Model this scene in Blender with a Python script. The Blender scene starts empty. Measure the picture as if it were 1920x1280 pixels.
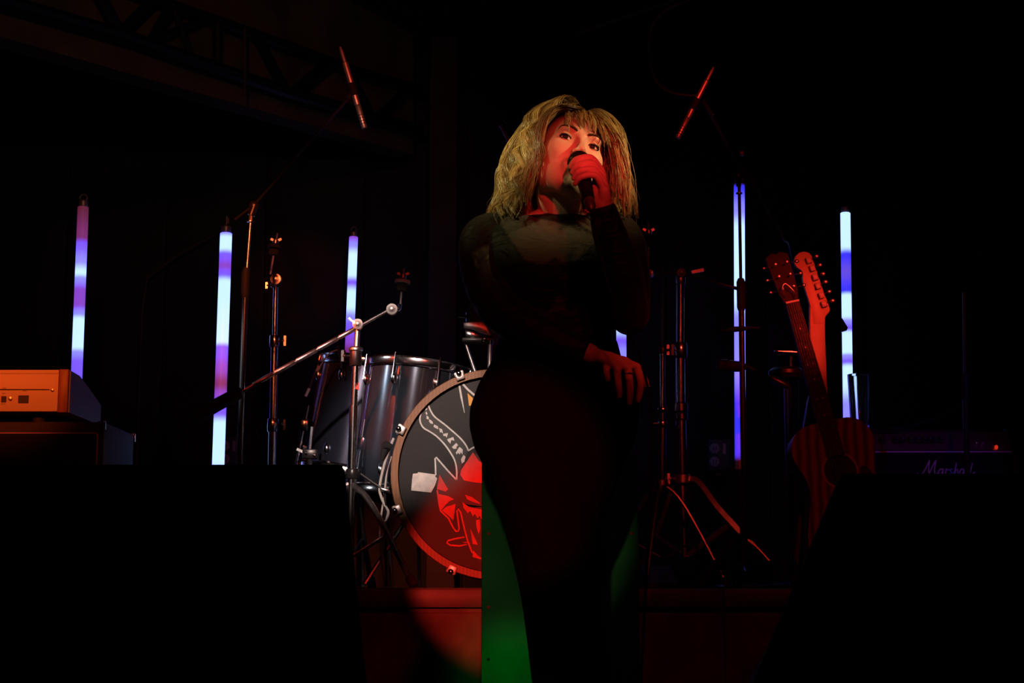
import bpy, bmesh, math, random
import numpy as np
from mathutils import Vector, Matrix

random.seed(7)
rng = np.random.default_rng(7)
scene = bpy.context.scene
C = scene.collection
R = math.radians
sin, cos, pi = math.sin, math.cos, math.pi

# ------------------------------------------------------------------ camera
FPX = 3000.0
CAMZ = 0.52
PITCH = R(9.0)


def P(px, py, Y):
    """photo pixel -> world point at the depth plane Y (metres from the camera)"""
    u = (px - 960) / FPX
    v = (640 - py) / FPX
    d = (u, cos(PITCH) - v * sin(PITCH), sin(PITCH) + v * cos(PITCH))
    t = Y / d[1]
    return Vector((d[0] * t, Y, CAMZ + d[2] * t))


cam_d = bpy.data.cameras.new('camera')
cam = bpy.data.objects.new('camera', cam_d)
C.objects.link(cam)
cam.location = (0, 0, CAMZ)
cam.rotation_euler = (R(90) + PITCH, 0, 0)
cam_d.sensor_width = 36
cam_d.lens = 36 * FPX / 1920
cam_d.clip_start = 0.05
scene.camera = cam

vs = scene.view_settings
vs.view_transform = 'Standard'
vs.look = 'None'
vs.gamma = 1
vs.use_curve_mapping = False
vs.exposure = 0

# ------------------------------------------------------------------ world and stage lamps
world = bpy.data.worlds.new('dark_room')
scene.world = world
world.use_nodes = True
wb = world.node_tree.nodes['Background']
wb.inputs[0].default_value = (0.5, 0.5, 0.7, 1)
wb.inputs[1].default_value = 0.0012


def spot(name, loc, target, power, color, angle, blend=0.5, size=0.06):
    l = bpy.data.lights.new(name, 'SPOT')
    l.energy = power
    l.color = color
    l.spot_size = R(angle)
    l.spot_blend = blend
    l.shadow_soft_size = size
    o = bpy.data.objects.new(name, l)
    C.objects.link(o)
    o.location = loc
    o.rotation_euler = (Vector(target) - Vector(loc)).to_track_quat('-Z', 'Y').to_euler()
    return o


RED = (1.0, 0.035, 0.02)
ORANGE = (1.0, 0.20, 0.03)
# unseen spots at front, sides and floor, most added for a single region
WARM = (1.0, 0.78, 0.36)
spot('spot_warm_left', (-0.95, 0.4, 2.55), P(958, 292, 3.44), 165, (1.0, 0.80, 0.36), 4.8, 1.0, 0.05)
spot('spot_warm_right', (2.0, 2.75, 2.35), P(1140, 285, 3.48), 165, (1.0, 0.68, 0.27), 11, 0.9, 0.05)
spot('spot_warm_side', (-2.1, 2.9, 2.3), P(985, 290, 3.48), 130, (1.0, 0.86, 0.36), 12, 0.9, 0.05)
spot('spot_red_singer', (0.42, 0.5, 1.95), P(1098, 308, 3.36), 265, (1.0, 0.03, 0.03), 5.6, 0.9, 0.05)
spot('spot_red_hand', (1.5, 0.5, 2.9), P(1172, 705, 3.5), 115, RED, 2.7, 1.0, 0.05)
spot('spot_white_drums', (-0.75, 0.4, 2.7), P(735, 755, 4.8), 900, (1.0, 0.74, 0.64), 8.3, 0.35, 0.05)
spot('spot_white_side', (-3.0, 4.2, 2.2), P(735, 800, 5.0), 330, (0.9, 0.95, 1.0), 8, 0.7, 0.05)
spot('spot_red_side', (-2.3, 2.9, 2.3), P(750, 770, 5.0), 900, (1.0, 0.07, 0.015), 7, 0.7, 0.04)
spot('fill_red_stand', (1.5, 0.5, 2.8), P(1272, 725, 5.0), 260, RED, 8, 0.9, 0.05)  # added fill, puts red streaks on the chrome stand's poles
spot('spot_red_drums', (-0.17, 0.5, 1.15), P(988, 1050, 4.65), 760, RED, 9.6, 0.2, 0.03)
spot('spot_blue_amp', (2.3, 0.6, 2.5), P(1765, 870, 5.1), 75, (0.12, 0.06, 1.0), 7.5, 0.7, 0.05)
spot('spot_orange_keys', (-1.9, 0.8, 2.5), P(30, 712, 4.75), 520, (1.0, 0.10, 0.010), 7.4, 0.7, 0.05)
spot('spot_red_guitar', (1.9, 0.6, 2.3), P(1512, 570, 4.9), 560, RED, 6.4, 1.0, 0.05)
spot('spot_red_wash', (0.55, 0.3, 2.95), P(960, 520, 5.0), 40, RED, 44, 0.6, 0.10)
spot('spot_red_mic_left', (0.3, 0.5, 2.2), P(655, 160, 5.0), 150, RED, 4.6, 0.5, 0.05)
spot('spot_pale_mic_left', (-1.2, 0.5, 2.2), P(684, 228, 5.0), 90, (1, .55, .35), 2.6, 0.9, 0.05)
spot('spot_red_mic_right', (1.3, 0.5, 2.2), P(1308, 192, 4.9), 190, RED, 4.4, 0.5, 0.05)
spot('spot_orange_stands', (-1.1, 0.5, 2.9), P(522, 575, 5.2), 900, (1.0, 0.15, 0.04), 7.5, 0.8, 0.05)
spot('spot_green_box', (0.0, 1.2, 0.15), P(958, 1275, 4.1), 62, (0.02, 1.0, 0.14), 7.2, 1.0, 0.03)
spot('fill_warm_ceiling', (-0.6, 1.5, 2.0), P(350, 130, 6.2), 42, (1.0, 0.5, 0.25), 30, 1.0, 0.1)  # added fill without a known source, lifts the brown beam and truss

# ------------------------------------------------------------------ materials
MATS = {}


def mat(name, col, rough=0.6, metal=0.0, spec=0.5, var=0.0, vscale=40.0, bump=0.0, bscale=200.0,
        trans=0.0, ior=1.45, sheen=0.0, coat=0.0):
    if name in MATS:
        return MATS[name]
    m = bpy.data.materials.new(name)
    m.use_nodes = True
    nt = m.node_tree
    b = nt.nodes['Principled BSDF']
    b.inputs['Base Color'].default_value = (*col, 1)
    b.inputs['Roughness'].default_value = rough
    b.inputs['Metallic'].default_value = metal
    b.inputs['Specular IOR Level'].default_value = spec
    b.inputs['IOR'].default_value = ior
    b.inputs['Transmission Weight'].default_value = trans
    b.inputs['Sheen Weight'].default_value = sheen
    b.inputs['Coat Weight'].default_value = coat
    if var > 0 or bump > 0:
        tc = nt.nodes.new('ShaderNodeTexCoord')
    if var > 0:
        n = nt.nodes.new('ShaderNodeTexNoise')
        n.inputs['Scale'].default_value = vscale
        n.inputs['Detail'].default_value = 4
        nt.links.new(tc.outputs['Object'], n.inputs['Vector'])
        r = nt.nodes.new('ShaderNodeValToRGB')
        r.color_ramp.elements[0].position = 0.3
        r.color_ramp.elements[1].position = 0.7
        r.color_ramp.elements[0].color = (*[c * (1 - var) for c in col], 1)
        r.color_ramp.elements[1].color = (*[min(1, c * (1 + var)) for c in col], 1)
        nt.links.new(n.outputs['Fac'], r.inputs['Fac'])
        nt.links.new(r.outputs['Color'], b.inputs['Base Color'])
    if bump > 0:
        n2 = nt.nodes.new('ShaderNodeTexNoise')
        n2.inputs['Scale'].default_value = bscale
        n2.inputs['Detail'].default_value = 3
        nt.links.new(tc.outputs['Object'], n2.inputs['Vector'])
        bp = nt.nodes.new('ShaderNodeBump')
        bp.inputs['Strength'].default_value = bump
        bp.inputs['Distance'].default_value = 0.002
        nt.links.new(n2.outputs['Fac'], bp.inputs['Height'])
        nt.links.new(bp.outputs['Normal'], b.inputs['Normal'])
    MATS[name] = m
    return m


def wood_mat(name, c1, c2, scale, rough=0.35, axis_rot=(0, 0, 0), dist=2.0):
    m = bpy.data.materials.new(name)
    m.use_nodes = True
    nt = m.node_tree
    b = nt.nodes['Principled BSDF']
    b.inputs['Roughness'].default_value = rough
    tc = nt.nodes.new('ShaderNodeTexCoord')
    mp = nt.nodes.new('ShaderNodeMapping')
    mp.inputs['Rotation'].default_value = axis_rot
    w = nt.nodes.new('ShaderNodeTexWave')
    w.wave_type = 'BANDS'
    w.bands_direction = 'X'
    w.inputs['Scale'].default_value = scale
    w.inputs['Distortion'].default_value = dist
    w.inputs['Detail'].default_value = 3
    w.inputs['Detail Scale'].default_value = 1.5
    r = nt.nodes.new('ShaderNodeValToRGB')
    r.color_ramp.elements[0].color = (*c1, 1)
    r.color_ramp.elements[1].color = (*c2, 1)
    nt.links.new(tc.outputs['Object'], mp.inputs['Vector'])
    nt.links.new(mp.outputs['Vector'], w.inputs['Vector'])
    nt.links.new(w.outputs['Color'], r.inputs['Fac'])
    nt.links.new(r.outputs['Color'], b.inputs['Base Color'])
    MATS[name] = m
    return m


M_floor = mat('stage_floor_black', (0.012, 0.011, 0.012), 0.55, var=0.4, vscale=6)
M_wall = mat('wall_dark', (0.016, 0.014, 0.012), 0.85, var=0.35, vscale=3)
M_ceil = mat('ceiling_dark', (0.012, 0.012, 0.014), 0.9, var=0.3, vscale=3)
M_post = mat('post_brown', (0.06, 0.03, 0.025), 0.7, var=0.3, vscale=5)
M_beam = mat('beam_brown', (0.11, 0.065, 0.038), 0.8, var=0.4, vscale=4)
M_truss = mat('truss_black', (0.012, 0.012, 0.014), 0.5, metal=0.3)
M_ply = mat('riser_plywood', (0.085, 0.05, 0.04), 0.7, var=0.45, vscale=9, bump=0.2, bscale=60)
M_edge = mat('riser_edge', (0.065, 0.055, 0.05), 0.5, var=0.3, vscale=12)
M_black = mat('black_tolex', (0.012, 0.012, 0.013), 0.6, bump=0.5, bscale=500)
M_blackp = mat('black_plastic', (0.010, 0.010, 0.011), 0.38)
M_rubber = mat('black_rubber', (0.012, 0.012, 0.012), 0.75)
M_grille = mat('grille_cloth', (0.007, 0.0065, 0.006), 0.9, var=0.5, vscale=400, bump=0.6, bscale=900)
M_steelgrille = mat('steel_grille', (0.008, 0.008, 0.008), 0.7, metal=0.4, bump=0.8, bscale=700)
M_chrome = mat('chrome', (0.75, 0.75, 0.77), 0.16, metal=1.0)
M_satin = mat('satin_chrome', (0.8, 0.76, 0.74), 0.38, metal=0.9)
M_chrome2 = mat('worn_chrome', (0.6, 0.58, 0.58), 0.34, metal=1.0, var=0.25, vscale=60)
M_blackmetal = mat('black_metal', (0.02, 0.02, 0.021), 0.30, metal=0.2, spec=0.6)
M_silver = mat('silver_wrap', (0.24, 0.29, 0.37), 0.08, metal=0.95, var=0.1, vscale=25)
M_darkwrap = mat('dark_wrap', (0.03, 0.035, 0.06), 0.2, metal=0.6)
M_hoop = wood_mat('maple_hoop', (0.19, 0.065, 0.012), (0.27, 0.10, 0.022), 30, 0.5)
M_head = mat('drum_skin_dark', (0.0085, 0.008, 0.0085), 0.45, spec=0.22, var=0.18, vscale=14)
M_headblack = mat('print_black', (0.006, 0.006, 0.006), 0.5)
M_pwhite = mat('print_white', (0.62, 0.60, 0.58), 0.55, var=0.08, vscale=90)
M_pred = mat('print_red', (0.55, 0.03, 0.02), 0.5, var=0.15, vscale=40)
M_porange = mat('print_orange', (0.75, 0.33, 0.03), 0.5)
M_tape = mat('white_tape', (0.72, 0.66, 0.62), 0.7, var=0.15, vscale=60, bump=0.4, bscale=120)
M_felt = mat('white_felt', (0.55, 0.5, 0.48), 0.95, bump=0.5, bscale=300)
M_dfelt = mat('black_felt', (0.02, 0.02, 0.02), 0.95)
M_keys_back = mat('keyboard_grey_panel', (0.62, 0.56, 0.50), 0.45, bump=0.08, bscale=400)
M_keys_side = mat('keyboard_side_grey', (0.13, 0.12, 0.13), 0.5)
M_cheek = wood_mat('cheek_wood', (0.17, 0.07, 0.035), (0.25, 0.10, 0.05), 14, 0.45, dist=3)
M_gold = mat('gold_piping', (0.75, 0.45, 0.22), 0.4, metal=0.3)
M_brasscap = mat('metal_corner', (0.75, 0.70, 0.65), 0.25, metal=1.0)
M_guitar = wood_mat('mahogany', (0.05, 0.015, 0.008), (0.42, 0.13, 0.055), 11, 0.4, dist=1.6)
M_guitarside = mat('mahogany_side', (0.12, 0.045, 0.025), 0.4, var=0.2, vscale=20)
M_fret = mat('rosewood_fingerboard', (0.035, 0.018, 0.014), 0.5, var=0.25, vscale=60)
M_fretwire = mat('fret_wire', (0.6, 0.55, 0.5), 0.3, metal=1.0)
M_pearl = mat('pearl_dot', (0.8, 0.78, 0.75), 0.3)
M_rosette = mat('pale_rosette', (0.62, 0.55, 0.60), 0.4)
M_maple = mat('maple_neck', (0.78, 0.52, 0.30), 0.42, var=0.08, vscale=12)
M_tuner = mat('tuner_metal', (0.42, 0.34, 0.30), 0.5, metal=0.5)
M_egbody = mat('guitar_red_body', (0.16, 0.03, 0.03), 0.25, coat=0.5)
M_glass = mat('clear_glass', (0.95, 0.97, 1.0), 0.03, trans=1.0, ior=1.47)
M_amp_panel = mat('amp_gold_panel', (0.42, 0.34, 0.24), 0.35, metal=0.8)
M_logo = mat('white_script', (0.75, 0.75, 0.78), 0.5)
M_knob = mat('knob_dark', (0.05, 0.045, 0.04), 0.35)
M_box = mat('box_green_paint', (0.002, 0.20, 0.07), 0.85, spec=0.0, var=0.35, vscale=5, bump=0.15, bscale=60)
M_cable = mat('cable_black', (0.02, 0.02, 0.022), 0.45)
M_cablepale = mat('cable_pale', (0.55, 0.52, 0.48), 0.45)
M_outlet = mat('outlet_pale', (0.42, 0.36, 0.36), 0.5)
M_outletbox = mat('outlet_box', (0.04, 0.035, 0.045), 0.5)
M_micgrille = mat('mic_grille', (0.06, 0.06, 0.065), 0.4, metal=0.9, bump=0.9, bscale=900)
M_micsilver = mat('mic_silver', (0.80, 0.78, 0.76), 0.42, metal=0.85)
M_cap = mat('tube_cap', (0.35, 0.33, 0.33), 0.4, metal=0.6)

M_skin = mat('skin', (0.72, 0.47, 0.37), 0.48, var=0.06, vscale=30)
M_skin.node_tree.nodes['Principled BSDF'].inputs['Subsurface Weight'].default_value = 0.12
M_skin.node_tree.nodes['Principled BSDF'].inputs['Subsurface Radius'].default_value = (0.012, 0.005, 0.003)
M_skin.node_tree.nodes['Principled BSDF'].inputs['Subsurface Scale'].default_value = 0.5
M_lip = mat('lip', (0.50, 0.14, 0.13), 0.4)
M_eye = mat('eye_white', (0.70, 0.66, 0.63), 0.12)
M_iris = mat('iris_dark', (0.035, 0.02, 0.014), 0.06, coat=1.0)
M_lash = mat('eyeliner', (0.006, 0.005, 0.005), 0.5)
M_brow = mat('brow_hair', (0.05, 0.026, 0.016), 0.7)
M_nail = mat('nail_dark', (0.03, 0.006, 0.008), 0.15, coat=0.6)
M_pants = mat('black_trousers', (0.0012, 0.0014, 0.0016), 0.9, spec=0.02)
M_boot = mat('black_boot', (0.01, 0.01, 0.01), 0.4)
M_ring = mat('ring_gold', (0.9, 0.75, 0.5), 0.15, metal=1.0)


# ------------------------------------------------------------------ mesh building helpers
def basis(axis):
    a = Vector(axis).normalized()
    h = Vector((0, 0, 1)) if abs(a.z) < 0.9 else Vector((1, 0, 0))
    u = a.cross(h).normalized()
    w = a.cross(u).normalized()
    return u, w, a


WORLD0 = {}


class MB:
    def __init__(s):
        s.v = []
        s.f = []

    def add(s, vs_, fs):
        o = len(s.v)
        s.v += [tuple(p) for p in vs_]
        s.f += [tuple(i + o for i in f) for f in fs]
        return s

    def box(s, c, size, M=None):
        c = Vector(c)
        hx, hy, hz = [q / 2 for q in size]
        pts = []
        for x, y, z in ((-1, -1, -1), (1, -1, -1), (1, 1, -1), (-1, 1, -1), (-1, -1, 1), (1, -1, 1), (1, 1, 1), (-1, 1, 1)):
            q = Vector((x * hx, y * hy, z * hz))
            if M is not None:
                q = M @ q
            pts.append(c + q)
        return s.add(pts, [(0, 3, 2, 1), (4, 5, 6, 7), (0, 1, 5, 4), (1, 2, 6, 5), (2, 3, 7, 6), (3, 0, 4, 7)])

    def cyl(s, p0, p1, r0, r1=None, n=14):
        r1 = r0 if r1 is None else r1
        return s.tube([p0, p1], [r0, r1], n)

    def tube(s, pts, rad, n=8, closed=False, caps=True, flat=1.0):
        pts = [Vector(p) for p in pts]
        k = len(pts)
        if not hasattr(rad, '__len__'):
            rad = [rad] * k
        o = len(s.v)
        tang = []
        for i in range(k):
            a = pts[(i - 1) % k] if (closed or i > 0) else pts[i]
            b = pts[(i + 1) % k] if (closed or i < k - 1) else pts[i]
            t = (b - a)
            tang.append(t.normalized() if t.length > 1e-9 else Vector((0, 0, 1)))
        u, w, _ = basis(tang[0])
        for i in range(k):
            t = tang[i]
            u = (u - t * u.dot(t))
            u = u.normalized() if u.length > 1e-6 else basis(t)[0]
            w = t.cross(u).normalized()
            for j in range(n):
                a = 2 * pi * j / n
                s.v.append(tuple(pts[i] + (u * cos(a) + w * sin(a) * flat) * rad[i]))
        m = k if closed else k - 1
        for i in range(m):
            i2 = (i + 1) % k
            for j in range(n):
                j2 = (j + 1) % n
                s.f.append((o + i * n + j, o + i * n + j2, o + i2 * n + j2, o + i2 * n + j))
        if caps and not closed:
            s.f.append(tuple(o + j for j in reversed(range(n))))
            s.f.append(tuple(o + (k - 1) * n + j for j in range(n)))
        return s

    def lathe(s, prof, org, axis=(0, 0, 1), n=24, closed=False):
        """prof: list of (radius, height along axis)"""
        u, w, a = basis(axis)
        org = Vector(org)
        o = len(s.v)
        k = len(prof)
        for r, h in prof:
            for j in range(n):
                t = 2 * pi * j / n
                s.v.append(tuple(org + a * h + (u * cos(t) + w * sin(t)) * max(r, 1e-5)))
        for i in range(k if closed else k - 1):
            i2 = (i + 1) % k
            for j in range(n):
                j2 = (j + 1) % n
                s.f.append((o + i * n + j, o + i * n + j2, o + i2 * n + j2, o + i2 * n + j))
        if not closed:
            s.f.append(tuple(o + j for j in reversed(range(n))))
            s.f.append(tuple(o + (k - 1) * n + j for j in range(n)))
        return s

    def prism(s, poly, vec):
        poly = [Vector(p) for p in poly]
        vec = Vector(vec)
        n = len(poly)
        o = len(s.v)
        s.v += [tuple(p) for p in poly] + [tuple(p + vec) for p in poly]
        s.f.append(tuple(o + i for i in range(n)))
        s.f.append(tuple(o + n + i for i in reversed(range(n))))
        for i in range(n):
            j = (i + 1) % n
            s.f.append((o + i, o + n + i, o + n + j, o + j))
        return s

    def ell(s, c, rad, M=None, nu=16, nv=10):
        c = Vector(c)
        if not hasattr(rad, '__len__'):
            rad = (rad,) * 3
        o = len(s.v)

        def tr(q):
            q = Vector((q[0] * rad[0], q[1] * rad[1], q[2] * rad[2]))
            if M is not None:
                q = M @ q
            return tuple(c + q)
        s.v.append(tr((0, 0, 1)))
        for i in range(1, nv):
            th = pi * i / nv
            for j in range(nu):
                ph = 2 * pi * j / nu
                s.v.append(tr((sin(th) * cos(ph), sin(th) * sin(ph), cos(th))))
        s.v.append(tr((0, 0, -1)))
        last = len(s.v) - 1
        for j in range(nu):
            s.f.append((o, o + 1 + j, o + 1 + (j + 1) % nu))
            s.f.append((last, last - nu + (j + 1) % nu, last - nu + j))
        for i in range(nv - 2):
            for j in range(nu):
                a = o + 1 + i * nu
                s.f.append((a + j, a + nu + j, a + nu + (j + 1) % nu, a + (j + 1) % nu))
        return s

    def ribbon(s, pts, width, normal, thick=0.0006):
        """flat stroke of given width (value or list) lying in the plane with this normal"""
        pts = [Vector(p) for p in pts]
        nrm = Vector(normal).normalized()
        k = len(pts)
        if not hasattr(width, '__len__'):
            width = [width] * k
        L, Rr = [], []
        for i in range(k):
            t = (pts[min(i + 1, k - 1)] - pts[max(i - 1, 0)]).normalized()
            side = nrm.cross(t).normalized()
            L.append(pts[i] + side * width[i] / 2)
            Rr.append(pts[i] - side * width[i] / 2)
        o = len(s.v)
        for a, b in zip(L, Rr):
            s.v += [tuple(a), tuple(b), tuple(a + nrm * thick), tuple(b + nrm * thick)]
        for i in range(k - 1):
            a = o + 4 * i
            b = a + 4
            s.f += [(a, b, b + 1, a + 1), (a + 2, a + 3, b + 3, b + 2), (a, a + 2, b + 2, b), (a + 1, b + 1, b + 3, a + 3)]
        e = o + 4 * (k - 1)
        s.f += [(o, o + 1, o + 3, o + 2), (e, e + 2, e + 3, e + 1)]
        return s

    def build(s, name, m, parent=None, bevel=0.0, sharp=35, loc=None, recalc=True):
        off = WORLD0.get(parent.name, Vector()) if parent is not None else None
        if off is None:
            if loc is None:
                a = np.array(s.v)
                lo, hi = a.min(0), a.max(0)
                loc = ((lo[0] + hi[0]) / 2, (lo[1] + hi[1]) / 2, lo[2])
            off = Vector(loc)
        me = bpy.data.meshes.new(name)
        me.from_pydata([(x - off.x, y - off.y, z - off.z) for x, y, z in s.v], [], s.f)
        if recalc or bevel > 0:
            bm = bmesh.new()
            bm.from_mesh(me)
            bmesh.ops.recalc_face_normals(bm, faces=bm.faces)
            if bevel > 0:
                es = [e for e in bm.edges if len(e.link_faces) == 2 and e.calc_face_angle(0) > R(30)]
                bmesh.ops.bevel(bm, geom=es, offset=bevel, segments=2, affect='EDGES', profile=0.5)
            bm.to_mesh(me)
            bm.free()
        me.materials.append(m)
        me.polygons.foreach_set('use_smooth', [True] * len(me.polygons))
        me.set_sharp_from_angle(angle=R(sharp))
        o = bpy.data.objects.new(name, me)
        C.objects.link(o)
        if parent is not None:
            o.parent = parent
        else:
            o.location = off
        WORLD0[o.name] = off
        return o


def tag(o, label, cat, group=None, kind=None):
    o['label'] = label
    o['category'] = cat
    if group:
        o['group'] = group
    if kind:
        o['kind'] = kind
    return o


def thing(name, label, cat, loc=(0, 0, 0), group=None):
    o = bpy.data.objects.new(name, None)
    o.empty_display_size = 0.05
    C.objects.link(o)
    o.location = loc
    WORLD0[o.name] = Vector(loc)
    return tag(o, label, cat, group)


def struct(o):
    o['kind'] = 'structure'
    return o


def bez(pts, n=24):
    """Catmull-Rom through points"""
    pts = [Vector(p) for p in pts]
    q = [pts[0] * 2 - pts[1]] + pts + [pts[-1] * 2 - pts[-2]]
    out = []
    segs = len(pts) - 1
    per = max(2, n // segs)
    for i in range(segs):
        p0, p1, p2, p3 = q[i:i + 4]
        for j in range(per):
            t = j / per
            out.append(0.5 * ((2 * p1) + (p2 - p0) * t + (2 * p0 - 5 * p1 + 4 * p2 - p3) * t * t + (3 * p1 - p0 - 3 * p2 + p3) * t ** 3))
    out.append(pts[-1])
    return out


RZ = 0.54      # top of the drum riser
WALLY = 8.2

# ------------------------------------------------------------------ the room
struct(MB().box((0, 5.0, -0.05), (9, 7.2, 0.1)).build('floor', M_floor))
struct(MB().box((0, 5.0, 3.45), (9, 11, 0.1)).build('ceiling', M_ceil))
wall = struct(MB().box((0, WALLY + 0.1, 1.65), (9, 0.12, 3.5)).build('wall_back', M_wall))
# upright boards on the back wall
for i in range(17):
    x0 = -4.4 + i * 0.52
    MB().box((x0 + 0.255, WALLY + 0.02, 1.65), (0.50, 0.04, 3.5)).build('board', M_wall, wall, bevel=0.006)
struct(MB().box((-4.45, 5, 1.65), (0.1, 7.2, 3.5)).build('wall_left', M_wall))
struct(MB().box((4.45, 5, 1.65), (0.1, 7.2, 3.5)).build('wall_right', M_wall))

# square post on the back wall
a, b = P(803, 500, 8.0), P(856, 500, 8.0)
post = struct(MB().box(((a.x + b.x) / 2, 8.08, 1.70), (b.x - a.x, 0.16, 3.4)).build('trim_1', M_post, bevel=0.01))
# thin conduit on the wall at the left
a = P(266, 600, 8.1)
tag(MB().tube([(a.x, 8.1, 0.0), (a.x, 8.1, P(266, 580, 8.1).z), (a.x + .02, 8.1, P(270, 520, 8.1).z),
               P(330, 480, 8.1), P(400, 440, 8.1)], 0.006, 8).build('wall_conduit', M_post),
    'thin brown conduit bending up the back wall beside the keyboard', 'conduit')

# platform the band stands on
riser = struct(MB().box((0, 6.42, RZ / 2 - 0.005), (8.6, 3.60, RZ - 0.01)).build('floor_riser', M_ply))
struct(riser)
MB().box((0, 6.40, RZ - 0.005), (8.6, 3.58, 0.01)).build('deck', M_floor, riser)
n = 0
for i in range(12):      # front boards and the pale edge strip
    x0 = -3.6 + i * 0.6
    MB().box((x0 + 0.3, 4.612, 0.235), (0.594, 0.02, 0.47)).build('board', M_ply, riser, bevel=0.003)
    MB().box((x0 + 0.3, 4.608, 0.511), (0.598, 0.03, 0.052)).build('edge_strip', M_edge, riser, bevel=0.003)

# brown beam and black lattice truss, running from the left towards the back
def TB(px, py, dy=0.0):
    """a point on the upright plane of the beam"""
    A, Bp = Vector((-1.95, 5.5)), Vector((-0.50, 8.0))
    u = (px - 960) / FPX
    v = (640 - py) / FPX
    d = Vector((u, cos(PITCH) - v * sin(PITCH), sin(PITCH) + v * cos(PITCH)))
    e = Bp - A
    # u*t = A.x + s*e.x ; d.y*t = A.y + s*e.y
    det = d.x * -e.y + e.x * d.y
    t = (A.x * -e.y + e.x * A.y) / det
    q = Vector((0, 0, CAMZ)) + d * t
    nrm = Vector((e.y, -e.x, 0)).normalized()
    return q + nrm * dy


bn = Vector((2.5, -1.45, 0)).normalized() * -0.12
MB().prism([TB(-160, -160), TB(-160, 28), TB(0, 68), TB(250, 140), TB(500, 210), TB(775, 290), TB(775, -160)], bn).build('trim_2', M_beam)
struct(bpy.data.objects['trim_2'])
tr = thing('roof_truss', 'black lattice roof truss in front of a brown beam under the ceiling', 'truss', TB(300, 110, 0.09))
lower = [TB(x, y, 0.09) for x, y in ((-150, -25), (90, 42), (200, 73), (300, 108), (420, 148), (510, 178), (600, 203), (760, 248))]
upper = [TB(x, y, 0.09) for x, y in ((-150, -130), (235, -3), (400, 53), (520, 95), (640, 138), (760, 172))]
MB().tube(lower, 0.028, 8).build('lower_chord', M_truss, tr)
MB().tube(upper, 0.022, 8).build('upper_chord', M_truss, tr)
for x0, y0, x1, y1, w in ((145, -20, 192, 68, .026), (192, 68, 262, 0, .020), (248, 90, 292, 12, .020), (292, 12, 330, 118, .016),
                          (240, 85, 350, 42, .012), (376, 45, 376, 134, .020), (450, 72, 506, 176, .024), (520, 178, 590, 118, .024),
                          (620, 130, 668, 218, .020), (680, 222, 742, 166, .02)):
    MB().cyl(TB(x0, y0, 0.09), TB(x1, y1, 0.09), w, n=8).build('web_bar', M_truss, tr)
MB().cyl(TB(415, 62, 0.13), TB(415, 190, 0.13), 0.006, n=8).build('drop_cable', M_post, tr)

# ceiling joists, dim
for k, (xa, xb, yy) in enumerate(((0.2, 3.6, 5.6), (0.4, 4.2, 7.0))):
    struct(MB().box(((xa + xb) / 2, yy, 3.34), (xb - xa, 0.10, 0.12), Matrix.Rotation(R(-16), 3, 'Z')).build('trim_%d' % (k + 3), M_ceil, bevel=0.006))

# ------------------------------------------------------------------ LED tubes
def tube_mat(name, zlo, zhi, stops):
    """stops: (t from bottom 0..1, brightness) of the lamp pixels, painted red reflections included"""
    m = bpy.data.materials.new(name)
    m.use_nodes = True
    nt = m.node_tree
    b = nt.nodes['Principled BSDF']
    b.inputs['Base Color'].default_value = (0.55, 0.45, 0.5, 1)
    b.inputs['Roughness'].default_value = 0.35
    tc = nt.nodes.new('ShaderNodeTexCoord')
    sp = nt.nodes.new('ShaderNodeSeparateXYZ')
    mr = nt.nodes.new('ShaderNodeMapRange')
    mr.inputs['From Min'].default_value = zlo
    mr.inputs['From Max'].default_value = zhi
    r = nt.nodes.new('ShaderNodeValToRGB')
    cr = r.color_ramp
    cr.interpolation = 'EASE'
    pal = {0: (0.0, 0.0, 0.0), 1: (0.08, 0.007, 0.018), 2: (0.15, 0.018, 0.08), 3: (0.21, 0.05, 0.33), 4: (0.17, 0.09, 0.75),  # the dim reds put stage light reflected off the diffuser into the emission
           5: (0.24, 0.23, 1.0), 6: (0.54, 0.82, 1.0), 7: (0.03, 0.03, 0.55), 8: (0.10, 0.06, 0.42)}
    stops = sorted(stops)
    while len(cr.elements) < len(stops):
        cr.elements.new(0.5)
    for e, (t, c) in zip(cr.elements, stops):
        e.position = min(1, max(0, t))
    for e, (t, c) in zip(cr.elements, stops):
        e.color = (*pal[c], 1)
    nt.links.new(tc.outputs['Object'], sp.inputs[0])
    nt.links.new(sp.outputs['Z'], mr.inputs['Value'])
    nt.links.new(mr.outputs[0], r.inputs['Fac'])
    # blue channel is driven past white, as the diodes are
    mul = nt.nodes.new('ShaderNodeVectorMath')
    mul.operation = 'MULTIPLY'
    mul.inputs[1].default_value = (1.0, 1.0, 1.6)
    nt.links.new(r.outputs['Color'], mul.inputs[0])
    nt.links.new(mul.outputs[0], b.inputs['Emission Color'])
    b.inputs['Emission Strength'].default_value = 1.15
    return m


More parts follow.
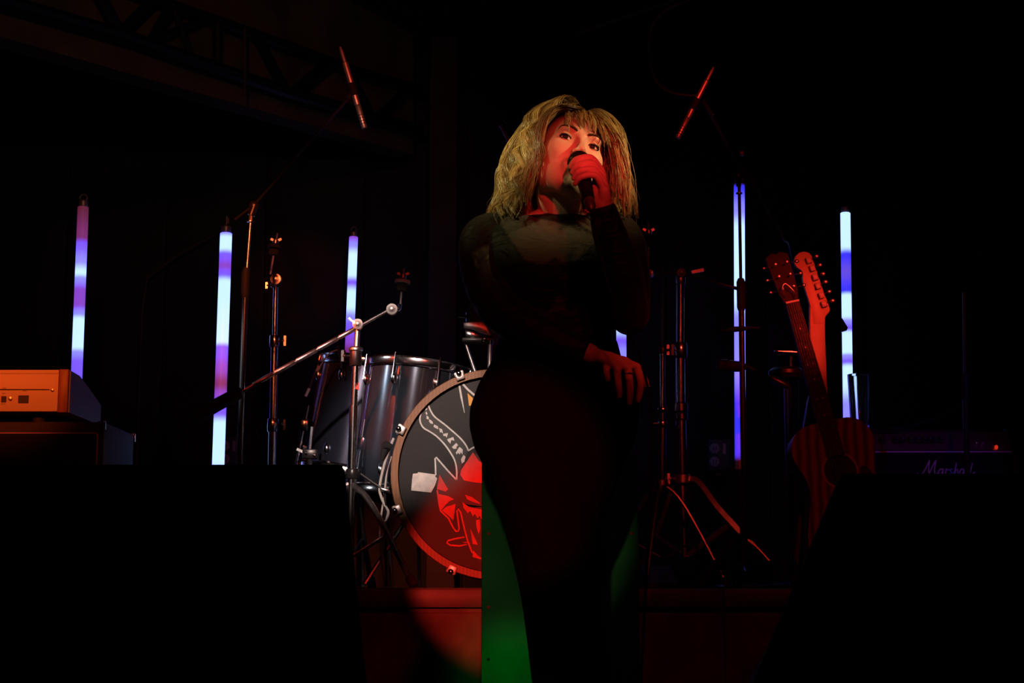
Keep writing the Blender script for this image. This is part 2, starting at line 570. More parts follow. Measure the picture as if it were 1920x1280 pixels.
def led_tube(label, Y, xt, yt, xb, yb, dia_px, stops, hook='ring'):
    top, bot = P(xt, yt, Y), P(xb, yb, Y)
    r = dia_px / FPX * Y / 2
    root = thing('led_tube_lamp', label, 'light tube', (bot.x, Y, RZ), 'upright LED tubes behind the band')
    ax = (top - bot).normalized()
    z0, z1 = bot.z - RZ, top.z - RZ
    py2t = lambda py: (P(xt, py, Y).z - bot.z) / (top.z - bot.z)
    m = tube_mat('led_glow_and_reflection', z0, z1, [(py2t(py), c) for py, c in stops])
    MB().lathe([(r * .9, 0), (r, 0.002), (r, (top - bot).length - 0.002), (r * .9, (top - bot).length)], bot, ax, 20).build('diffuser', m, root)
    MB().lathe([(r * .80, 0), (r * .86, .004), (r * .86, .022), (r * .6, .028)], top, ax, 16).build('end_cap', M_cap, root)
    MB().lathe([(r * .8, -.03), (r * 1.02, -.028), (r * 1.02, .004), (r * .9, .006)], bot, ax, 16).build('end_cap', M_cap, root)
    ct = top + ax * 0.036
    if hook == 'ring':
        MB().tube([ct + Vector((cos(t) * .014, 0, sin(t) * .014)) for t in [2 * pi * i / 14 for i in range(14)]], .003, 6, closed=True).build('hook_ring', M_cap, root)
    elif hook == 'pin':
        MB().cyl(top + ax * .02, top + ax * .062, .0035, n=8).cyl(top + ax * .035 + Vector((.006, 0, 0)), top + ax * .055 + Vector((.006, 0, 0)), .003, n=8).build('hanging_pin', M_cap, root)
    MB().cyl((bot.x, Y, RZ + .02), bot - ax * .02, .012, n=10).build('stand_pole', M_blackmetal, root)
    MB().lathe([(.11, 0), (.11, .012), (.10, .018), (.02, .024)], (bot.x, Y, RZ), (0, 0, 1), 24).build('base_plate', M_blackmetal, root)
    return root


led_tube('LED tube rising behind the wooden-ended keyboard, dim red at its top', 6.0, 156, 388, 140, 800, 21,
         [(388, 1), (445, 2), (462, 4), (490, 5), (512, 6), (524, 5), (545, 3), (572, 3), (588, 5), (600, 6), (650, 6), (662, 5), (680, 4), (800, 4)])
led_tube('LED tube with the cymbal boom counterweight crossing it, white hot in the middle', 5.6, 424, 437, 408, 905, 23,
         [(437, 5), (447, 6), (465, 6), (478, 4), (500, 3), (515, 4), (530, 6), (640, 6), (652, 4), (690, 3), (720, 2), (740, 3), (775, 4), (795, 6), (860, 6), (905, 5)], 'pin')
led_tube('LED tube ending behind the boom cymbal stand and the dark floor tom', 7.7, 663, 444, 650, 790, 17,
         [(444, 3), (460, 5), (480, 6), (515, 6), (530, 4), (550, 6), (575, 6), (595, 5), (610, 4), (640, 3), (660, 2), (790, 1)])
led_tube('LED tube glimpsed between the raised elbow and the hip of the singer', 7.2, 1164, 470, 1166, 800, 19,
         [(470, 5), (520, 6), (600, 6), (615, 6), (640, 4), (660, 5), (700, 5), (800, 4)])
led_tube('deep blue LED tube hidden behind the black boom microphone stand', 6.0, 1386, 345, 1388, 866, 21,
         [(345, 0), (352, 7), (395, 5), (430, 6), (560, 6), (600, 5), (690, 5), (760, 7), (850, 7), (866, 0)], None)
led_tube('LED tube standing behind the pint glass and the guitar necks, banded white and blue', 6.7, 1585, 399, 1591, 830, 19,
         [(399, 6), (462, 6), (478, 7), (510, 8), (545, 7), (556, 6), (592, 6), (604, 5), (616, 4), (626, 6), (660, 6), (668, 5), (678, 4), (690, 6), (720, 6), (760, 5), (800, 5)], None)
q = P(1583, 606, 6.66)
tag(MB().prism([P(1579, 596, 6.655), P(1590, 614, 6.655), P(1588, 619, 6.655), P(1578, 622, 6.655)], (0, .02, 0)).build('tape_flag', M_blackp),
    'small black pointed flag of tape stuck on the banded LED tube', 'tape')

# ------------------------------------------------------------------ hardware helpers
def tripod(root, hub, zfoot, spread, angles, m, r=0.009, strut_from=0.18, foot=True):
    for a in angles:
        d = Vector((cos(R(a)), sin(R(a)), 0))
        ft = Vector((hub.x, hub.y, zfoot + r + .004)) + d * spread
        mid = hub + d * spread * .35 + Vector((0, 0, -(hub.z - zfoot) * .22))
        l = MB().tube(bez([hub, mid, ft], 10), r, 8).build('leg', m, root)
        if foot:
            MB().lathe([(r * .8, -.012), (r * 1.6, -.010), (r * 1.6, .02), (r, .026)], ft, (ft - mid).normalized() * -1, 10).build('rubber_foot', M_rubber, l)
        MB().cyl(hub - Vector((0, 0, (hub.z - zfoot) * .72)), hub.lerp(ft, .55), r * .6, n=6).build('strut', m, root)


def collar(root, c, r, h, m, knob_dir=None, name='collar'):
    o = MB().lathe([(r * .9, -h / 2), (r, -h / 2 + .003), (r, h / 2 - .003), (r * .9, h / 2)], c, (0, 0, 1), 16).build(name, m, root)
    if knob_dir is not None:
        d = Vector(knob_dir).normalized()
        p = Vector(c) + d * (r + .012)
        MB().cyl(Vector(c) + d * r * .8, p, .004, n=8).ell(p + d * .004, (.007, .007, .007)).box(p + d * .010, (.008, .006, .034)).build('wing_screw', m, o)
    return o


def tilter(root, c, ax, r, m):
    """toothed round tilter seen face on"""
    o = MB().lathe([(r * .3, -.016), (r * .55, -.014), (r * .6, -.012), (r, -.010), (r, -.002), (r * .93, 0), (r, .002), (r, .010), (r * .6, .013), (r * .3, .014)], c, ax, 20).build('tilter', M_satin, root)
    MB().lathe([(r * .2, 0), (r * .34, .001), (r * .34, .006), (r * .15, .007)], Vector(c) - Vector(ax).normalized() * .021, ax, 12).build('bolt', M_satin, o)
    return o


def cymbal_post(root, base, top, m, felt, nut_px=0.05):
    ax = (top - base).normalized()
    MB().cyl(base, top, .0042, n=10).build('threaded_post', m, root)
    L = (top - base).length
    f0 = base + ax * (L * .62)
    MB().lathe([(.006, -.024), (.017, -.022), (.019, -.004), (.012, -.002)], f0, ax, 16).build('lower_felt', M_dfelt, root)
    MB().lathe([(.010, 0), (.024, .002), (.024, .012), (.010, .014)], f0, ax, 18).build('upper_felt', felt, root)
    w = MB().lathe([(.008, .016), (.010, .018), (.010, .030), (.005, .034)], f0, ax, 12)
    for sx in (-1, 1):
        w.box(f0 + ax * .030 + Vector((sx * .013, 0, .002)), (.012, .004, .008), Matrix.Rotation(sx * R(-25), 3, 'Y'))
    w.build('wing_nut', m, root)


# cymbal stand with the long boom arm and counterweight
Y = 4.80
bx_ = P(657, 960, Y)
st = thing('boom_cymbal_stand', 'chrome boom cymbal stand with knurled arm and black counterweight beside the silver floor tom', 'cymbal stand', (bx_.x, Y, RZ))
hub = P(657, 905, Y)
MB().tube([P(655, 1050, Y), P(663, 760, Y)], .0135, 14).build('lower_tube', M_chrome, st)
MB().tube([P(663, 772, Y), P(668, 655, Y)], .0105, 14).build('middle_tube', M_chrome, st)
MB().tube([P(668, 660, Y), P(671, 612, Y)], .0085, 14).build('upper_tube', M_chrome2, st)
collar(st, P(667, 668, Y), .0185, .058, M_blackp, (-1, -.3, 0), 'height_clamp')
collar(st, P(667, 655, Y), .022, .012, M_chrome2)
collar(st, P(661, 888, Y), .020, .03, M_blackmetal, (-1, -.6, 0))
MB().prism([P(666, 728, Y - .02), P(673, 716, Y - .02), P(673, 731, Y - .02)], (0, .004, 0)).build('sticker', M_pred, st)
til = tilter(st, P(671, 608, Y - .01), (0, 1, 0), .016, M_chrome)
MB().box(P(660, 601, Y - .02), (.006, .006, .026), Matrix.Rotation(R(-50), 3, 'Y')).build('wing_lever', M_chrome, til)
arm = MB()
Pa, Pb = P(450, 735, Y - .10), P(731, 580, Y + .03)
arm.tube([Pa, Pb], .0052, 12)
ar = arm.build('boom_arm', M_chrome2, st)
for i in range(5):       # knurled sleeves
    t0, t1 = .085 + i * .142, .085 + i * .142 + .130
    MB().tube([Pa.lerp(Pb, t0), Pa.lerp(Pb, t0 + .004), Pa.lerp(Pb, t1 - .004), Pa.lerp(Pb, t1)], [.006, .0072, .0072, .006], 12).build('knurled_sleeve', M_chrome2, ar)
dirn = (Pa - Pb).normalized()
cw = MB().tube([Pa + dirn * -.006, Pa, Pa + dirn * .15, Pa + dirn * .156], [.012, .019, .021, .015], 18).build('counterweight', M_rubber, st)
MB().lathe([(.006, 0), (.010, .002), (.010, .006), (.004, .008)], Pa - dirn * .010, -dirn, 12).build('end_ring', M_chrome, cw)
tilter(st, P(735, 580, Y + .02), (0, 1, 0), .017, M_chrome)
MB().tube([P(737, 583, Y + .03), P(748, 580, Y + .03), P(750, 570, Y + .03)], .007, 10).build('arm_elbow', M_chrome, st)
cymbal_post(st, P(750, 580, Y + .03), P(757, 503, Y + .03), M_chrome2, M_felt)
tripod(st, P(657, 905, Y), RZ, .26, (200, 320, 80), M_chrome2)

# straight cymbal stand
Y = 5.35
st = thing('straight_cymbal_stand', 'straight chrome cymbal stand with a glowing orange tilter, between two LED tubes', 'cymbal stand', (P(509, 900, Y).x, Y, RZ))
MB().tube([P(508, 1010, Y), P(512, 795, Y)], .0150, 14).build('lower_tube', M_chrome, st)
MB().tube([P(512, 800, Y), P(515, 640, Y)], .0125, 14).build('middle_tube', M_chrome, st)
MB().tube([P(515, 645, Y), P(517, 532, Y)], .0085, 14).build('upper_tube', M_chrome, st)
collar(st, P(515, 640, Y), .0175, .040, M_chrome, (1, -.4, 0))
collar(st, P(512, 797, Y), .0195, .045, M_chrome, (1, -.3, 0))
MB().tube([P(517, 538, Y), P(517, 526, Y)], .010, 10).build('tilter_neck', M_chrome, st)
t = tilter(st, P(518, 524, Y - .015), (0.1, 1, 0), .0185, M_chrome)
MB().ell(P(512, 535, Y - .02), (.009, .009, .009)).cyl(P(512, 535, Y - .02), P(500, 535, Y - .02), .004, n=8).box(P(500, 535, Y - .02), (.008, .006, .022)).build('wing_screw', M_chrome, t)
cymbal_post(st, P(507, 514, Y), P(520, 437, Y), M_chrome2, M_dfelt)
tripod(st, P(508, 930, Y), RZ, .24, (75, 215, 335), M_chrome2)

# chrome stand with a short boom and heavy double-braced legs, right of the singer
Y = 5.05
st = thing('heavy_cymbal_stand', 'heavy chrome cymbal stand with angled legs and short boom, right of the singer\'s hand', 'cymbal stand', (P(1280, 1040, Y).x, Y, RZ))
MB().tube([P(1284, 1045, Y), P(1279, 900, Y)], .0095, 14).build('centre_rod', M_chrome2, st)
MB().tube([P(1279, 905, Y), P(1276, 768, Y)], .0165, 14).build('lower_tube', M_chrome, st)
MB().tube([P(1276, 770, Y), P(1275, 650, Y)], .0150, 14).build('middle_tube', M_chrome, st)
MB().tube([P(1275, 655, Y), P(1276, 520, Y)], .0125, 14).build('upper_tube', M_chrome, st)
collar(st, P(1276, 657, Y), .021, .05, M_chrome, (-1, -.3, 0))
collar(st, P(1276, 764, Y), .0235, .03, M_chrome)
collar(st, P(1277, 781, Y), .0215, .022, M_chrome)
collar(st, P(1279, 898, Y), .026, .03, M_chrome2, (-1, -.4, 0))
collar(st, P(1276, 524, Y), .016, .03, M_chrome2)
tilter(st, P(1277, 512, Y - .01), (0, 1, 0), .014, M_chrome)
MB().tube([P(1216, 514, Y - .05), P(1245, 512, Y - .03), P(1277, 513, Y), P(1406, 547, Y + .10)], [.006, .006, .0065, .0055], 12).build('boom_arm', M_chrome2, st)
MB().ell(P(1407, 547, Y + .10), (.010, .010, .010)).build('arm_end', M_rubber, st)
tilter(st, P(1218, 513, Y - .06), (.3, 1, 0), .013, M_chrome)
cymbal_post(st, P(1217, 500, Y - .05), P(1216, 418, Y - .05), M_chrome2, M_dfelt)
MB().box(P(1308, 508, Y), (.04, .006, .010), Matrix.Rotation(R(-12), 3, 'Y')).build('wing_lever', M_chrome2, st)
leg = MB().ribbon(bez([P(1288, 896, Y), P(1310, 903, Y - .02), P(1345, 950, Y - .06), P(1400, 1010, Y - .10), P(1442, 1056, Y - .13)], 16), .016, (0, -1, 0), .007).build('leg', M_chrome2, st)
MB().ell(P(1443, 1060, Y - .13), (.014, .014, .012)).build('rubber_foot', M_rubber, leg)
MB().ribbon([P(1288, 1042, Y), P(1376, 976, Y - .07)], .016, (0, -1, 0), .005).build('strut', M_satin, st)
MB().ell(P(1287, 1046, Y), (.012, .012, .010)).build('strut_joint', M_chrome2, st)
for (xa, ya, xb, yb, dy) in ((1262, 910, 1262 - 62, 1062, .12), (1286, 915, 1352, 1055, .22)):
    lg = MB().ribbon([P(xa, ya, Y + .02), P((xa + xb) / 2 + 6, (ya + yb) / 2, Y + dy * .5), P(xb, yb, Y + dy)], .012, (0, -1, 0), .006).build('leg', M_chrome2, st)
    MB().ell(P(xb, yb + 4, Y + dy), (.012, .012, .012)).build('rubber_foot', M_rubber, lg)
    MB().ribbon([P(1286, 1040, Y), P(xa * .4 + xb * .6, ya * .4 + yb * .6, Y + dy * .6)], .010, (0, -1, 0), .004).build('strut', M_chrome2, st)

# hi-hat stand without cymbals
Y = 4.98
st = thing('hi_hat_stand', 'thin bare chrome hi-hat stand between the singer and the heavy cymbal stand', 'hi-hat stand', (P(1242, 900, Y).x, Y, RZ))
MB().tube([P(1243, 496, Y), P(1242, 660, Y)], .0040, 10).build('pull_rod', M_chrome, st)
MB().tube([P(1242, 652, Y), P(1242, 790, Y)], .0085, 12).build('upper_tube', M_chrome, st)
MB().tube([P(1242, 785, Y), P(1241, 910, Y)], .0125, 12).build('lower_tube', M_chrome, st)
collar(st, P(1242, 657, Y), .012, .022, M_blackp, (1, -.5, 0), 'cymbal_seat')
collar(st, P(1242, 768, Y), .017, .014, M_chrome)
collar(st, P(1242, 795, Y), .0165, .022, M_chrome, (-1, -.5, 0))
collar(st, P(1241, 905, Y), .022, .022, M_chrome2)
tripod(st, P(1241, 905, Y), RZ, .20, (160, 250, 340), M_chrome2, .006)
MB().box(P(1236, 1080, Y - .12), (.09, .26, .012), Matrix.Rotation(R(12), 3, 'X')).build('foot_pedal', M_rubber, st)

# ------------------------------------------------------------------ microphones on boom stands
def pencil_mic(label, tip, tail, r, cable_pts=None):
    root = thing('pencil_microphone', label, 'microphone', tip)
    ax = (tail - tip).normalized()
    L = (tail - tip).length
    MB().lathe([(r * .85, 0), (r, .002), (r, L * .27), (r * .9, L * .275)], tip, ax, 16).build('capsule', M_micsilver, root)
    for i in range(4):
        MB().lathe([(r * .95, 0), (r * 1.02, .0004), (r * 1.02, .0022), (r * .95, .0026)], tip + ax * (L * (.05 + .035 * i)), ax, 16).build('vent_slot', M_blackp, root)
    MB().lathe([(r * .9, L * .28), (r * 1.05, L * .29), (r * 1.05, L * .80), (r * .8, L * .81)], tip, ax, 16).build('body', M_micsilver, root)
    MB().lathe([(r * .6, L * .81), (r * .75, L * .815), (r * .7, L * .94), (r * .35, L)], tip, ax, 14).build('connector', M_micsilver, root)
    MB().lathe([(r * 1.2, L * .40), (r * 1.45, L * .41), (r * 1.45, L * .54), (r * 1.2, L * .55)], tip, ax, 14).build('clip', M_rubber, root)
    return root


YL = 5.0
pencil_mic('pale pencil microphone hanging over the drums on the left, aimed down to the right', P(684, 241, YL), P(638, 88, YL), .0095)
mic_stand_loc = P(449, 900, 4.95)
st = thing('boom_mic_stand', 'tall mic stand with pale steel upper pole left of the straight cymbal stand', 'microphone stand', (mic_stand_loc.x, 4.95, RZ))
Y = 4.95
MB().tube([P(470, 416, Y), P(463, 505, Y)], .0052, 12).build('upper_pole', M_chrome2, st)
MB().tube([P(463, 502, Y), P(461, 512, Y), P(460, 552, Y), P(459, 558, Y)], [.010, .0135, .0135, .010], 14).build('clutch', M_rubber, st)
MB().tube([P(460, 556, Y), P(450, 840, Y), P(449, 1010, Y)], .0095, 12).build('lower_pole', M_blackmetal, st)
MB().lathe([(.008, 0), (.012, .001), (.012, .004), (.006, .005)], P(470, 417, Y), (0, 0, 1), 14).build('lock_ring', M_chrome2, st)
MB().tube([P(470, 416, Y), P(471, 403, Y)], .0075, 10).build('thread_adapter', M_chrome2, st)
MB().tube([P(471, 404, Y), P(478, 384, Y)], .012, 12).ell(P(476, 386, Y), (.017, .012, .017)).build('boom_clutch', M_blackmetal, st)
MB().tube([P(440, 412, Y), P(476, 385, Y), P(652, 186, 5.0)], .0048, 8).build('boom', M_blackmetal, st)
MB().tube([P(652, 186, 5.0), P(661, 172, 5.0)], .008, 8).build('clip_joint', M_rubber, st)
tripod(st, P(449, 960, Y), RZ, .26, (90, 210, 330), M_blackmetal)

YR = 4.9
pencil_mic('red-lit pencil microphone hanging beside the right boom stand, aimed down to the left', P(1270, 259, YR), P(1338, 126, YR), .0085)
Y = 4.9
st = thing('boom_mic_stand', 'black boom mic stand in front of the deep blue LED tube', 'microphone stand', (P(1394, 1000, Y).x, Y, RZ))
MB().tube([P(1386, 350, Y), P(1389, 528, Y)], .0050, 12).build('upper_pole', M_blackmetal, st)
MB().lathe([(.006, 0), (.010, .001), (.010, .005), (.006, .006)], P(1386, 364, Y), (0, 0, 1), 14).build('lock_ring', M_chrome2, st)
MB().tube([P(1389, 522, Y), P(1389, 528, Y), P(1390, 576, Y), P(1390, 582, Y)], [.009, .0135, .0135, .010], 14).build('clutch', M_rubber, st)
MB().tube([P(1390, 578, Y), P(1397, 1060, Y)], .0090, 12).build('lower_pole', M_blackmetal, st)
MB().ell(P(1385, 330, Y), (.015, .012, .017)).tube([P(1385, 350, Y), P(1385, 332, Y)], .008, 10).build('boom_clutch', M_blackmetal, st)
MB().lathe([(.003, -.002), (.008, 0), (.008, .008), (.004, .010)], P(1391, 288, Y - .02), (0, -1, 0), 14).build('clutch_knob', M_cap, st)
MB().tube([P(1322, 196, Y), P(1390, 318, Y), P(1420, 352, Y + .02)], .0042, 8).build('boom', M_blackmetal, st)
MB().tube([P(1390, 316, Y), P(1422, 354, Y + .02)], .0075, 10).build('counterweight', M_rubber, st)
MB().tube([P(1318, 188, Y), P(1336, 216, Y)], .0065, 10).build('clip_joint', M_blackmetal, st)
MB().tube([P(1352, 620, Y - .01), P(1378, 617, Y - .01), P(1425, 614, Y - .01)], [.002, .009, .003], 8).build('cable_hook', M_blackmetal, st)
tripod(st, P(1396, 1000, Y), RZ, .18, (90, 215, 320), M_blackmetal)
tag(MB().tube(bez([P(1420, 352, 4.95), P(1440, 395, 4.95), P(1462, 430, 4.95), P(1470, 450, 4.95), P(1482, 470, 5.2), P(1500, 600, 5.6), P(1500, 800, 5.75), P(1510, 1000, 5.8), (1.05, 5.8, RZ + .01)], 40), .0030, 6).build('mic_cable', M_cable),
    'thin black cable hanging from the right boom stand past the guitar headstocks', 'cable')
tag(MB().tube(bez([P(1316, 180, 4.9), P(1270, 176, 4.9), P(1240, 163, 4.92), P(1221, 130, 4.95), P(1217, 80, 5.0), P(1228, 40, 5.0), P(1260, 12, 5.0), P(1320, -20, 5.0), P(1400, -150, 5.0)], 48), .0042, 8).build('overhead_cable', M_cable),
    'looping black cable rising from the red-lit pencil microphone to the ceiling', 'cable')
tag(MB().tube([P(1080, 62, 6.0), P(1250, 4, 6.0), P(1420, -60, 6.0)], .008, 8).build('ceiling_pipe', M_truss),
    'thin dark pipe slanting under the ceiling above the singer', 'pipe')

# mic behind the singer's head
Y = 5.4
st = thing('small_microphone', 'small chrome microphone on a thin rod behind the singer\'s hair', 'microphone', P(963, 280, Y))
MB().tube([P(934, 228, Y), P(938, 236, Y)], .008, 10).build('end_knob', M_blackmetal, st)
MB().tube([P(937, 234, Y), P(955, 268, Y)], .0045, 10).build('rod', M_chrome2, st)
MB().tube([P(946, 246, Y + .01), P(958, 266, Y + .01)], .003, 8).build('side_rod', M_chrome2, st)
MB().tube([P(953, 262, Y), P(966, 286, Y)], .009, 12).build('body', M_chrome2, st)
MB().tube(bez([P(966, 286, Y), P(990, 420, Y), P(1010, 700, Y), P(1012, 1000, Y), (P(1012, 1000, Y).x, Y, RZ + .005)], 24), .007, 8).build('stand_pole', M_blackmetal, st)

# short mic stand aimed at the snare position, and the disc stand beside it
Y = 5.14
st = thing('short_mic_stand', 'short black mic stand with a low boom, left of the guitars', 'microphone stand', (P(1481, 900, Y).x, Y, RZ))
MB().tube([P(1481, 722, Y), P(1483, 1000, Y)], .0075, 10).build('pole', M_blackmetal, st)
MB().tube([P(1440, 706, Y), P(1448, 709, Y), P(1474, 722, Y), P(1480, 726, Y)], [.004, .010, .012, .006], 10).build('boom_clutch', M_blackmetal, st)
MB().tube([P(1400, 686, Y - .02), P(1445, 708, Y), P(1476, 724, Y)], .0042, 8).build('boom', M_blackmetal, st)
MB().ell(P(1444, 705, Y - .012), (.004, .004, .004)).build('screw', M_chrome2, st)
MB().lathe([(.03, 0), (.085, .002), (.085, .012), (.02, .022)], (P(1483, 1000, Y).x, Y, RZ), (0, 0, 1), 28).tube([P(1483, 995, Y), (P(1483, 1000, Y).x, Y, RZ + .015)], .0075, 10).build('round_base', M_blackmetal, st)
mm = thing('snare_microphone', 'fat black microphone on the low boom crossing the black boom stand', 'microphone', P(1350, 684, Y - .06))
a, b = P(1346, 685, Y - .06), P(1408, 688, Y - .03)
ax = (b - a).normalized()
MB().lathe([(.006, -.004), (.018, .0), (.021, .012), (.021, .03), (.016, .036)], a, ax, 18).build('grille', M_micgrille, mm)
MB().lathe([(.016, .036), (.019, .040), (.017, .075), (.010, .095), (.008, .098)], a, ax, 18).build('body', M_blackp, mm)
Y = 5.42
st = thing('disc_stand', 'round black disc on a stand with a thin T-shaped crossbar, left of the guitar necks', 'drum stand', (P(1482, 900, Y).x, Y, RZ))
c = P(1474, 700, Y)
MB().lathe([(.012, -.022), (.050, -.018), (.060, -.004), (.060, .008), (.048, .018), (.010, .021)], c, (0, 0, 1), 32).build('disc', M_blackp, st)
MB().tube([P(1483, 690, Y), P(1483, 668, Y)], .0038, 8).build('post', M_chrome2, st)
MB().box(P(1475, 659, Y), (.085, .012, .0035), Matrix.Rotation(R(2.5), 3, 'Y')).build('crossbar', M_chrome2, st)
MB().tube([P(1474, 708, Y), P(1476, 800, Y), (P(1478, 900, Y).x, Y, RZ + .01)], .009, 10).build('pole', M_blackmetal, st)
MB().lathe([(.12, 0), (.12, .01), (.02, .02)], (P(1478, 900, Y).x, Y, RZ), (0, 0, 1), 24).build('base', M_blackmetal, st)

# black straight stand before the guitar amplifier
Y = 4.7
st = thing('straight_mic_stand', 'plain black straight stand in front of the guitar amplifier', 'microphone stand', (P(1811, 900, Y).x, Y, RZ))
MB().tube([P(1808, 548, Y), P(1810, 720, Y)], .0055, 10).build('upper_pole', M_blackmetal, st)
MB().tube([P(1810, 700, Y), P(1810, 706, Y), P(1810, 745, Y), P(1810, 750, Y)], [.008, .011, .011, .008], 12).build('clutch', M_rubber, st)
MB().tube([P(1810, 745, Y), (P(1811, 900, Y).x, Y, RZ + .015)], .0085, 10).build('lower_pole', M_blackmetal, st)
MB().lathe([(.13, 0), (.13, .012), (.02, .022)], (P(1811, 900, Y).x, Y, RZ), (0, 0, 1), 28).build('round_base', M_blackmetal, st)
tag(MB().tube(bez([P(1640, 803, 5.25), P(1700, 800, 5.25), P(1770, 778, 5.3), P(1850, 735, 5.35), P(1940, 680, 5.4), P(2100, 600, 5.5)], 30), .0032, 6).build('amp_cable', M_cable),
    'thin cable curving up from the top of the guitar amplifier', 'cable')

# ------------------------------------------------------------------ drums
YD = 4.72
DC = P(930, 888, YD)
DR = 196 / FPX * YD * 1.005
bd = thing('bass_drum', 'bass drum with maple hoop, dark printed head and a patch of white tape', 'drum', (DC.x, YD + .2, RZ))
ax = Vector((0, 1, 0))
MB().lathe([(DR - .028, .012), (DR - .022, .02), (DR - .022, .44), (DR - .03, .45)], DC, ax, 64).build('shell', M_silver, bd)
for h0 in (-.022, .44):
    MB().lathe([(DR - .022, h0), (DR - .002, h0), (DR, h0 + .004), (DR, h0 + .038), (DR - .002, h0 + .042), (DR - .022, h0 + .042)], DC, ax, 72, closed=True).build('hoop', M_hoop, bd)
MB().lathe([(DR - .024, -.012), (DR - .017, -.016), (DR - .015, -.006), (DR - .022, 0)], DC, ax, 72, closed=True).build('head_rim', M_headblack, bd)
hd = MB().lathe([(.002, -.006), (DR - .024, -.006), (DR - .024, .004), (.002, .004)], DC, ax, 72).build('front_head', M_head, bd)
for k in range(8):
    a = R(110.5 + 45 * k)
    c = DC + Vector((cos(a) * (DR + .004), .004, sin(a) * (DR + .004)))
    M3 = Matrix.Rotation(-a + pi / 2, 3, 'Y')
    cl = MB().box(c + Vector((0, -.012, 0)), (.030, .050, .013), M3).box(c + Vector((-cos(a) * .008, -.034, -sin(a) * .008)), (.026, .008, .022), M3).build('claw', M_satin, bd, bevel=.003)
    MB().cyl(c + Vector((0, -.046, 0)), c + Vector((0, .09, 0)), .0045, n=8).ell(c + Vector((0, -.044, 0)), (.008, .006, .008)).build('tension_rod', M_chrome, cl)
for s_ in (-1, 1):       # spurs
    a = DC + Vector((s_ * .27, .16, -.12))
    MB().tube([a, a + Vector((s_ * .10, -.06, 0)) * 1.2 + Vector((0, 0, RZ + .012 - a.z))], .007, 8).build('spur', M_chrome, bd)


def E(cx, cy, d=.0075):      # reading of the printed head (enlarged view -> photo pixel -> the head)
    return P(740 + cx / 3.459, 690 + cy / 3.459, YD - d)


NF = (0, -1, 0)
W = .0046
hb = MB()
hb.prism([E(*p, .0066) for p in ((213, 215), (228, 265), (260, 315), (330, 370), (400, 430), (440, 470), (465, 505), (478, 535), (430, 640), (402, 725), (402, 660), (390, 600), (360, 545), (320, 490), (270, 440), (225, 410), (185, 385), (165, 345), (168, 300), (190, 245))], (0, .0004, 0))
hb.prism([E(*p, .0064) for p in ((265, 580), (345, 665), (402, 725), (450, 640), (510, 560), (600, 540), (600, 900), (500, 900), (440, 880), (400, 910), (380, 1000), (300, 930), (275, 800), (265, 700))], (0, .0003, 0))
hb.prism([E(*p, .0064) for p in ((405, 915), (440, 880), (600, 900), (600, 1260), (540, 1240), (480, 1150), (440, 1010))], (0, .0003, 0))
hb.build('printed_black', M_headblack, hd)
wl = MB()
wl.ribbon(bez([E(*p) for p in ((213, 215), (190, 245), (168, 300), (165, 345), (185, 385), (225, 410), (270, 440), (320, 490), (360, 545), (390, 600), (402, 660), (402, 725))], 48), W, NF)
wl.ribbon([E(*p) for p in ((402, 725), (345, 665), (280, 590), (270, 578), (262, 586), (265, 640), (266, 690))], W, NF)
wl.ribbon(bez([E(*p) for p in ((213, 215), (228, 265), (260, 315), (330, 370), (400, 430), (440, 470), (465, 505), (478, 535))], 36), W, NF)
wl.ribbon([E(*p) for p in ((478, 535), (500, 520), (560, 490), (640, 470))], W, NF)
wl.ribbon([E(*p) for p in ((416, 92), (432, 185), (453, 290))], [W * 1.1, W * 1.3, W * .3], NF)
wl.ribbon([E(*p) for p in ((430, 90), (478, 142), (530, 185), (600, 220))], W * 1.3, NF)
wl.build('printed_outline', M_pwhite, hd)
blobs = [[(203, 250), (212, 262), (204, 275), (197, 270)], [(205, 280), (214, 296), (206, 304), (199, 290)],
         [(208, 306), (222, 318), (220, 334), (205, 326)], [(226, 330), (246, 346), (250, 362), (232, 358), (222, 345)],
         [(255, 365), (280, 376), (284, 396), (268, 390), (252, 380)],
         [(288, 388), (308, 396), (314, 424), (302, 414), (294, 418)], [(314, 426), (346, 420), (338, 452), (330, 440), (316, 440)],
         [(340, 460), (380, 446), (388, 470), (366, 466), (362, 490), (346, 474)],
         [(370, 512), (400, 484), (412, 500), (398, 512), (404, 520), (384, 524)],
         [(396, 548), (420, 510), (442, 528), (440, 560), (428, 545), (422, 560), (412, 548), (402, 560)],
         [(430, 590), (446, 562), (460, 574), (452, 606), (436, 618)]]
for bl in blobs:
    MB().prism([E(*p) for p in bl], (0, .0006, 0)).build('printed_letter', M_pwhite, hd)
MB().prism([E(*p) for p in ((472, 160), (508, 195), (560, 230), (520, 236), (482, 244))], (0, .0006, 0)).build('printed_flame', M_porange, hd)
rd = MB()
for poly in (((508, 545), (545, 600), (600, 640), (600, 745), (530, 742), (450, 728), (425, 690), (430, 660), (468, 605)),
             ((290, 690), (346, 785), (330, 800), (274, 783)),
             ((285, 815), (350, 830), (385, 850), (355, 862), (330, 886), (302, 920), (290, 870)),
             ((395, 880), (380, 985), (345, 952), (306, 922), (335, 898)),
             ((455, 820), (500, 835), (552, 872), (552, 880), (510, 868), (470, 850)),
             ((440, 868), (480, 900), (560, 915), (600, 918), (600, 985), (560, 975), (552, 955), (538, 972), (520, 945), (505, 960), (490, 925), (474, 940), (446, 905)),
             ((528, 985), (552, 980), (556, 1040), (545, 1076), (530, 1030)),
             ((490, 1040), (520, 1100), (540, 1145), (506, 1140)),
             ((510, 1180), (560, 1240), (505, 1224))):
    rd.prism([E(*p) for p in poly], (0, .0006, 0))
rd.build('printed_red', M_pred, hd)
ro = MB()
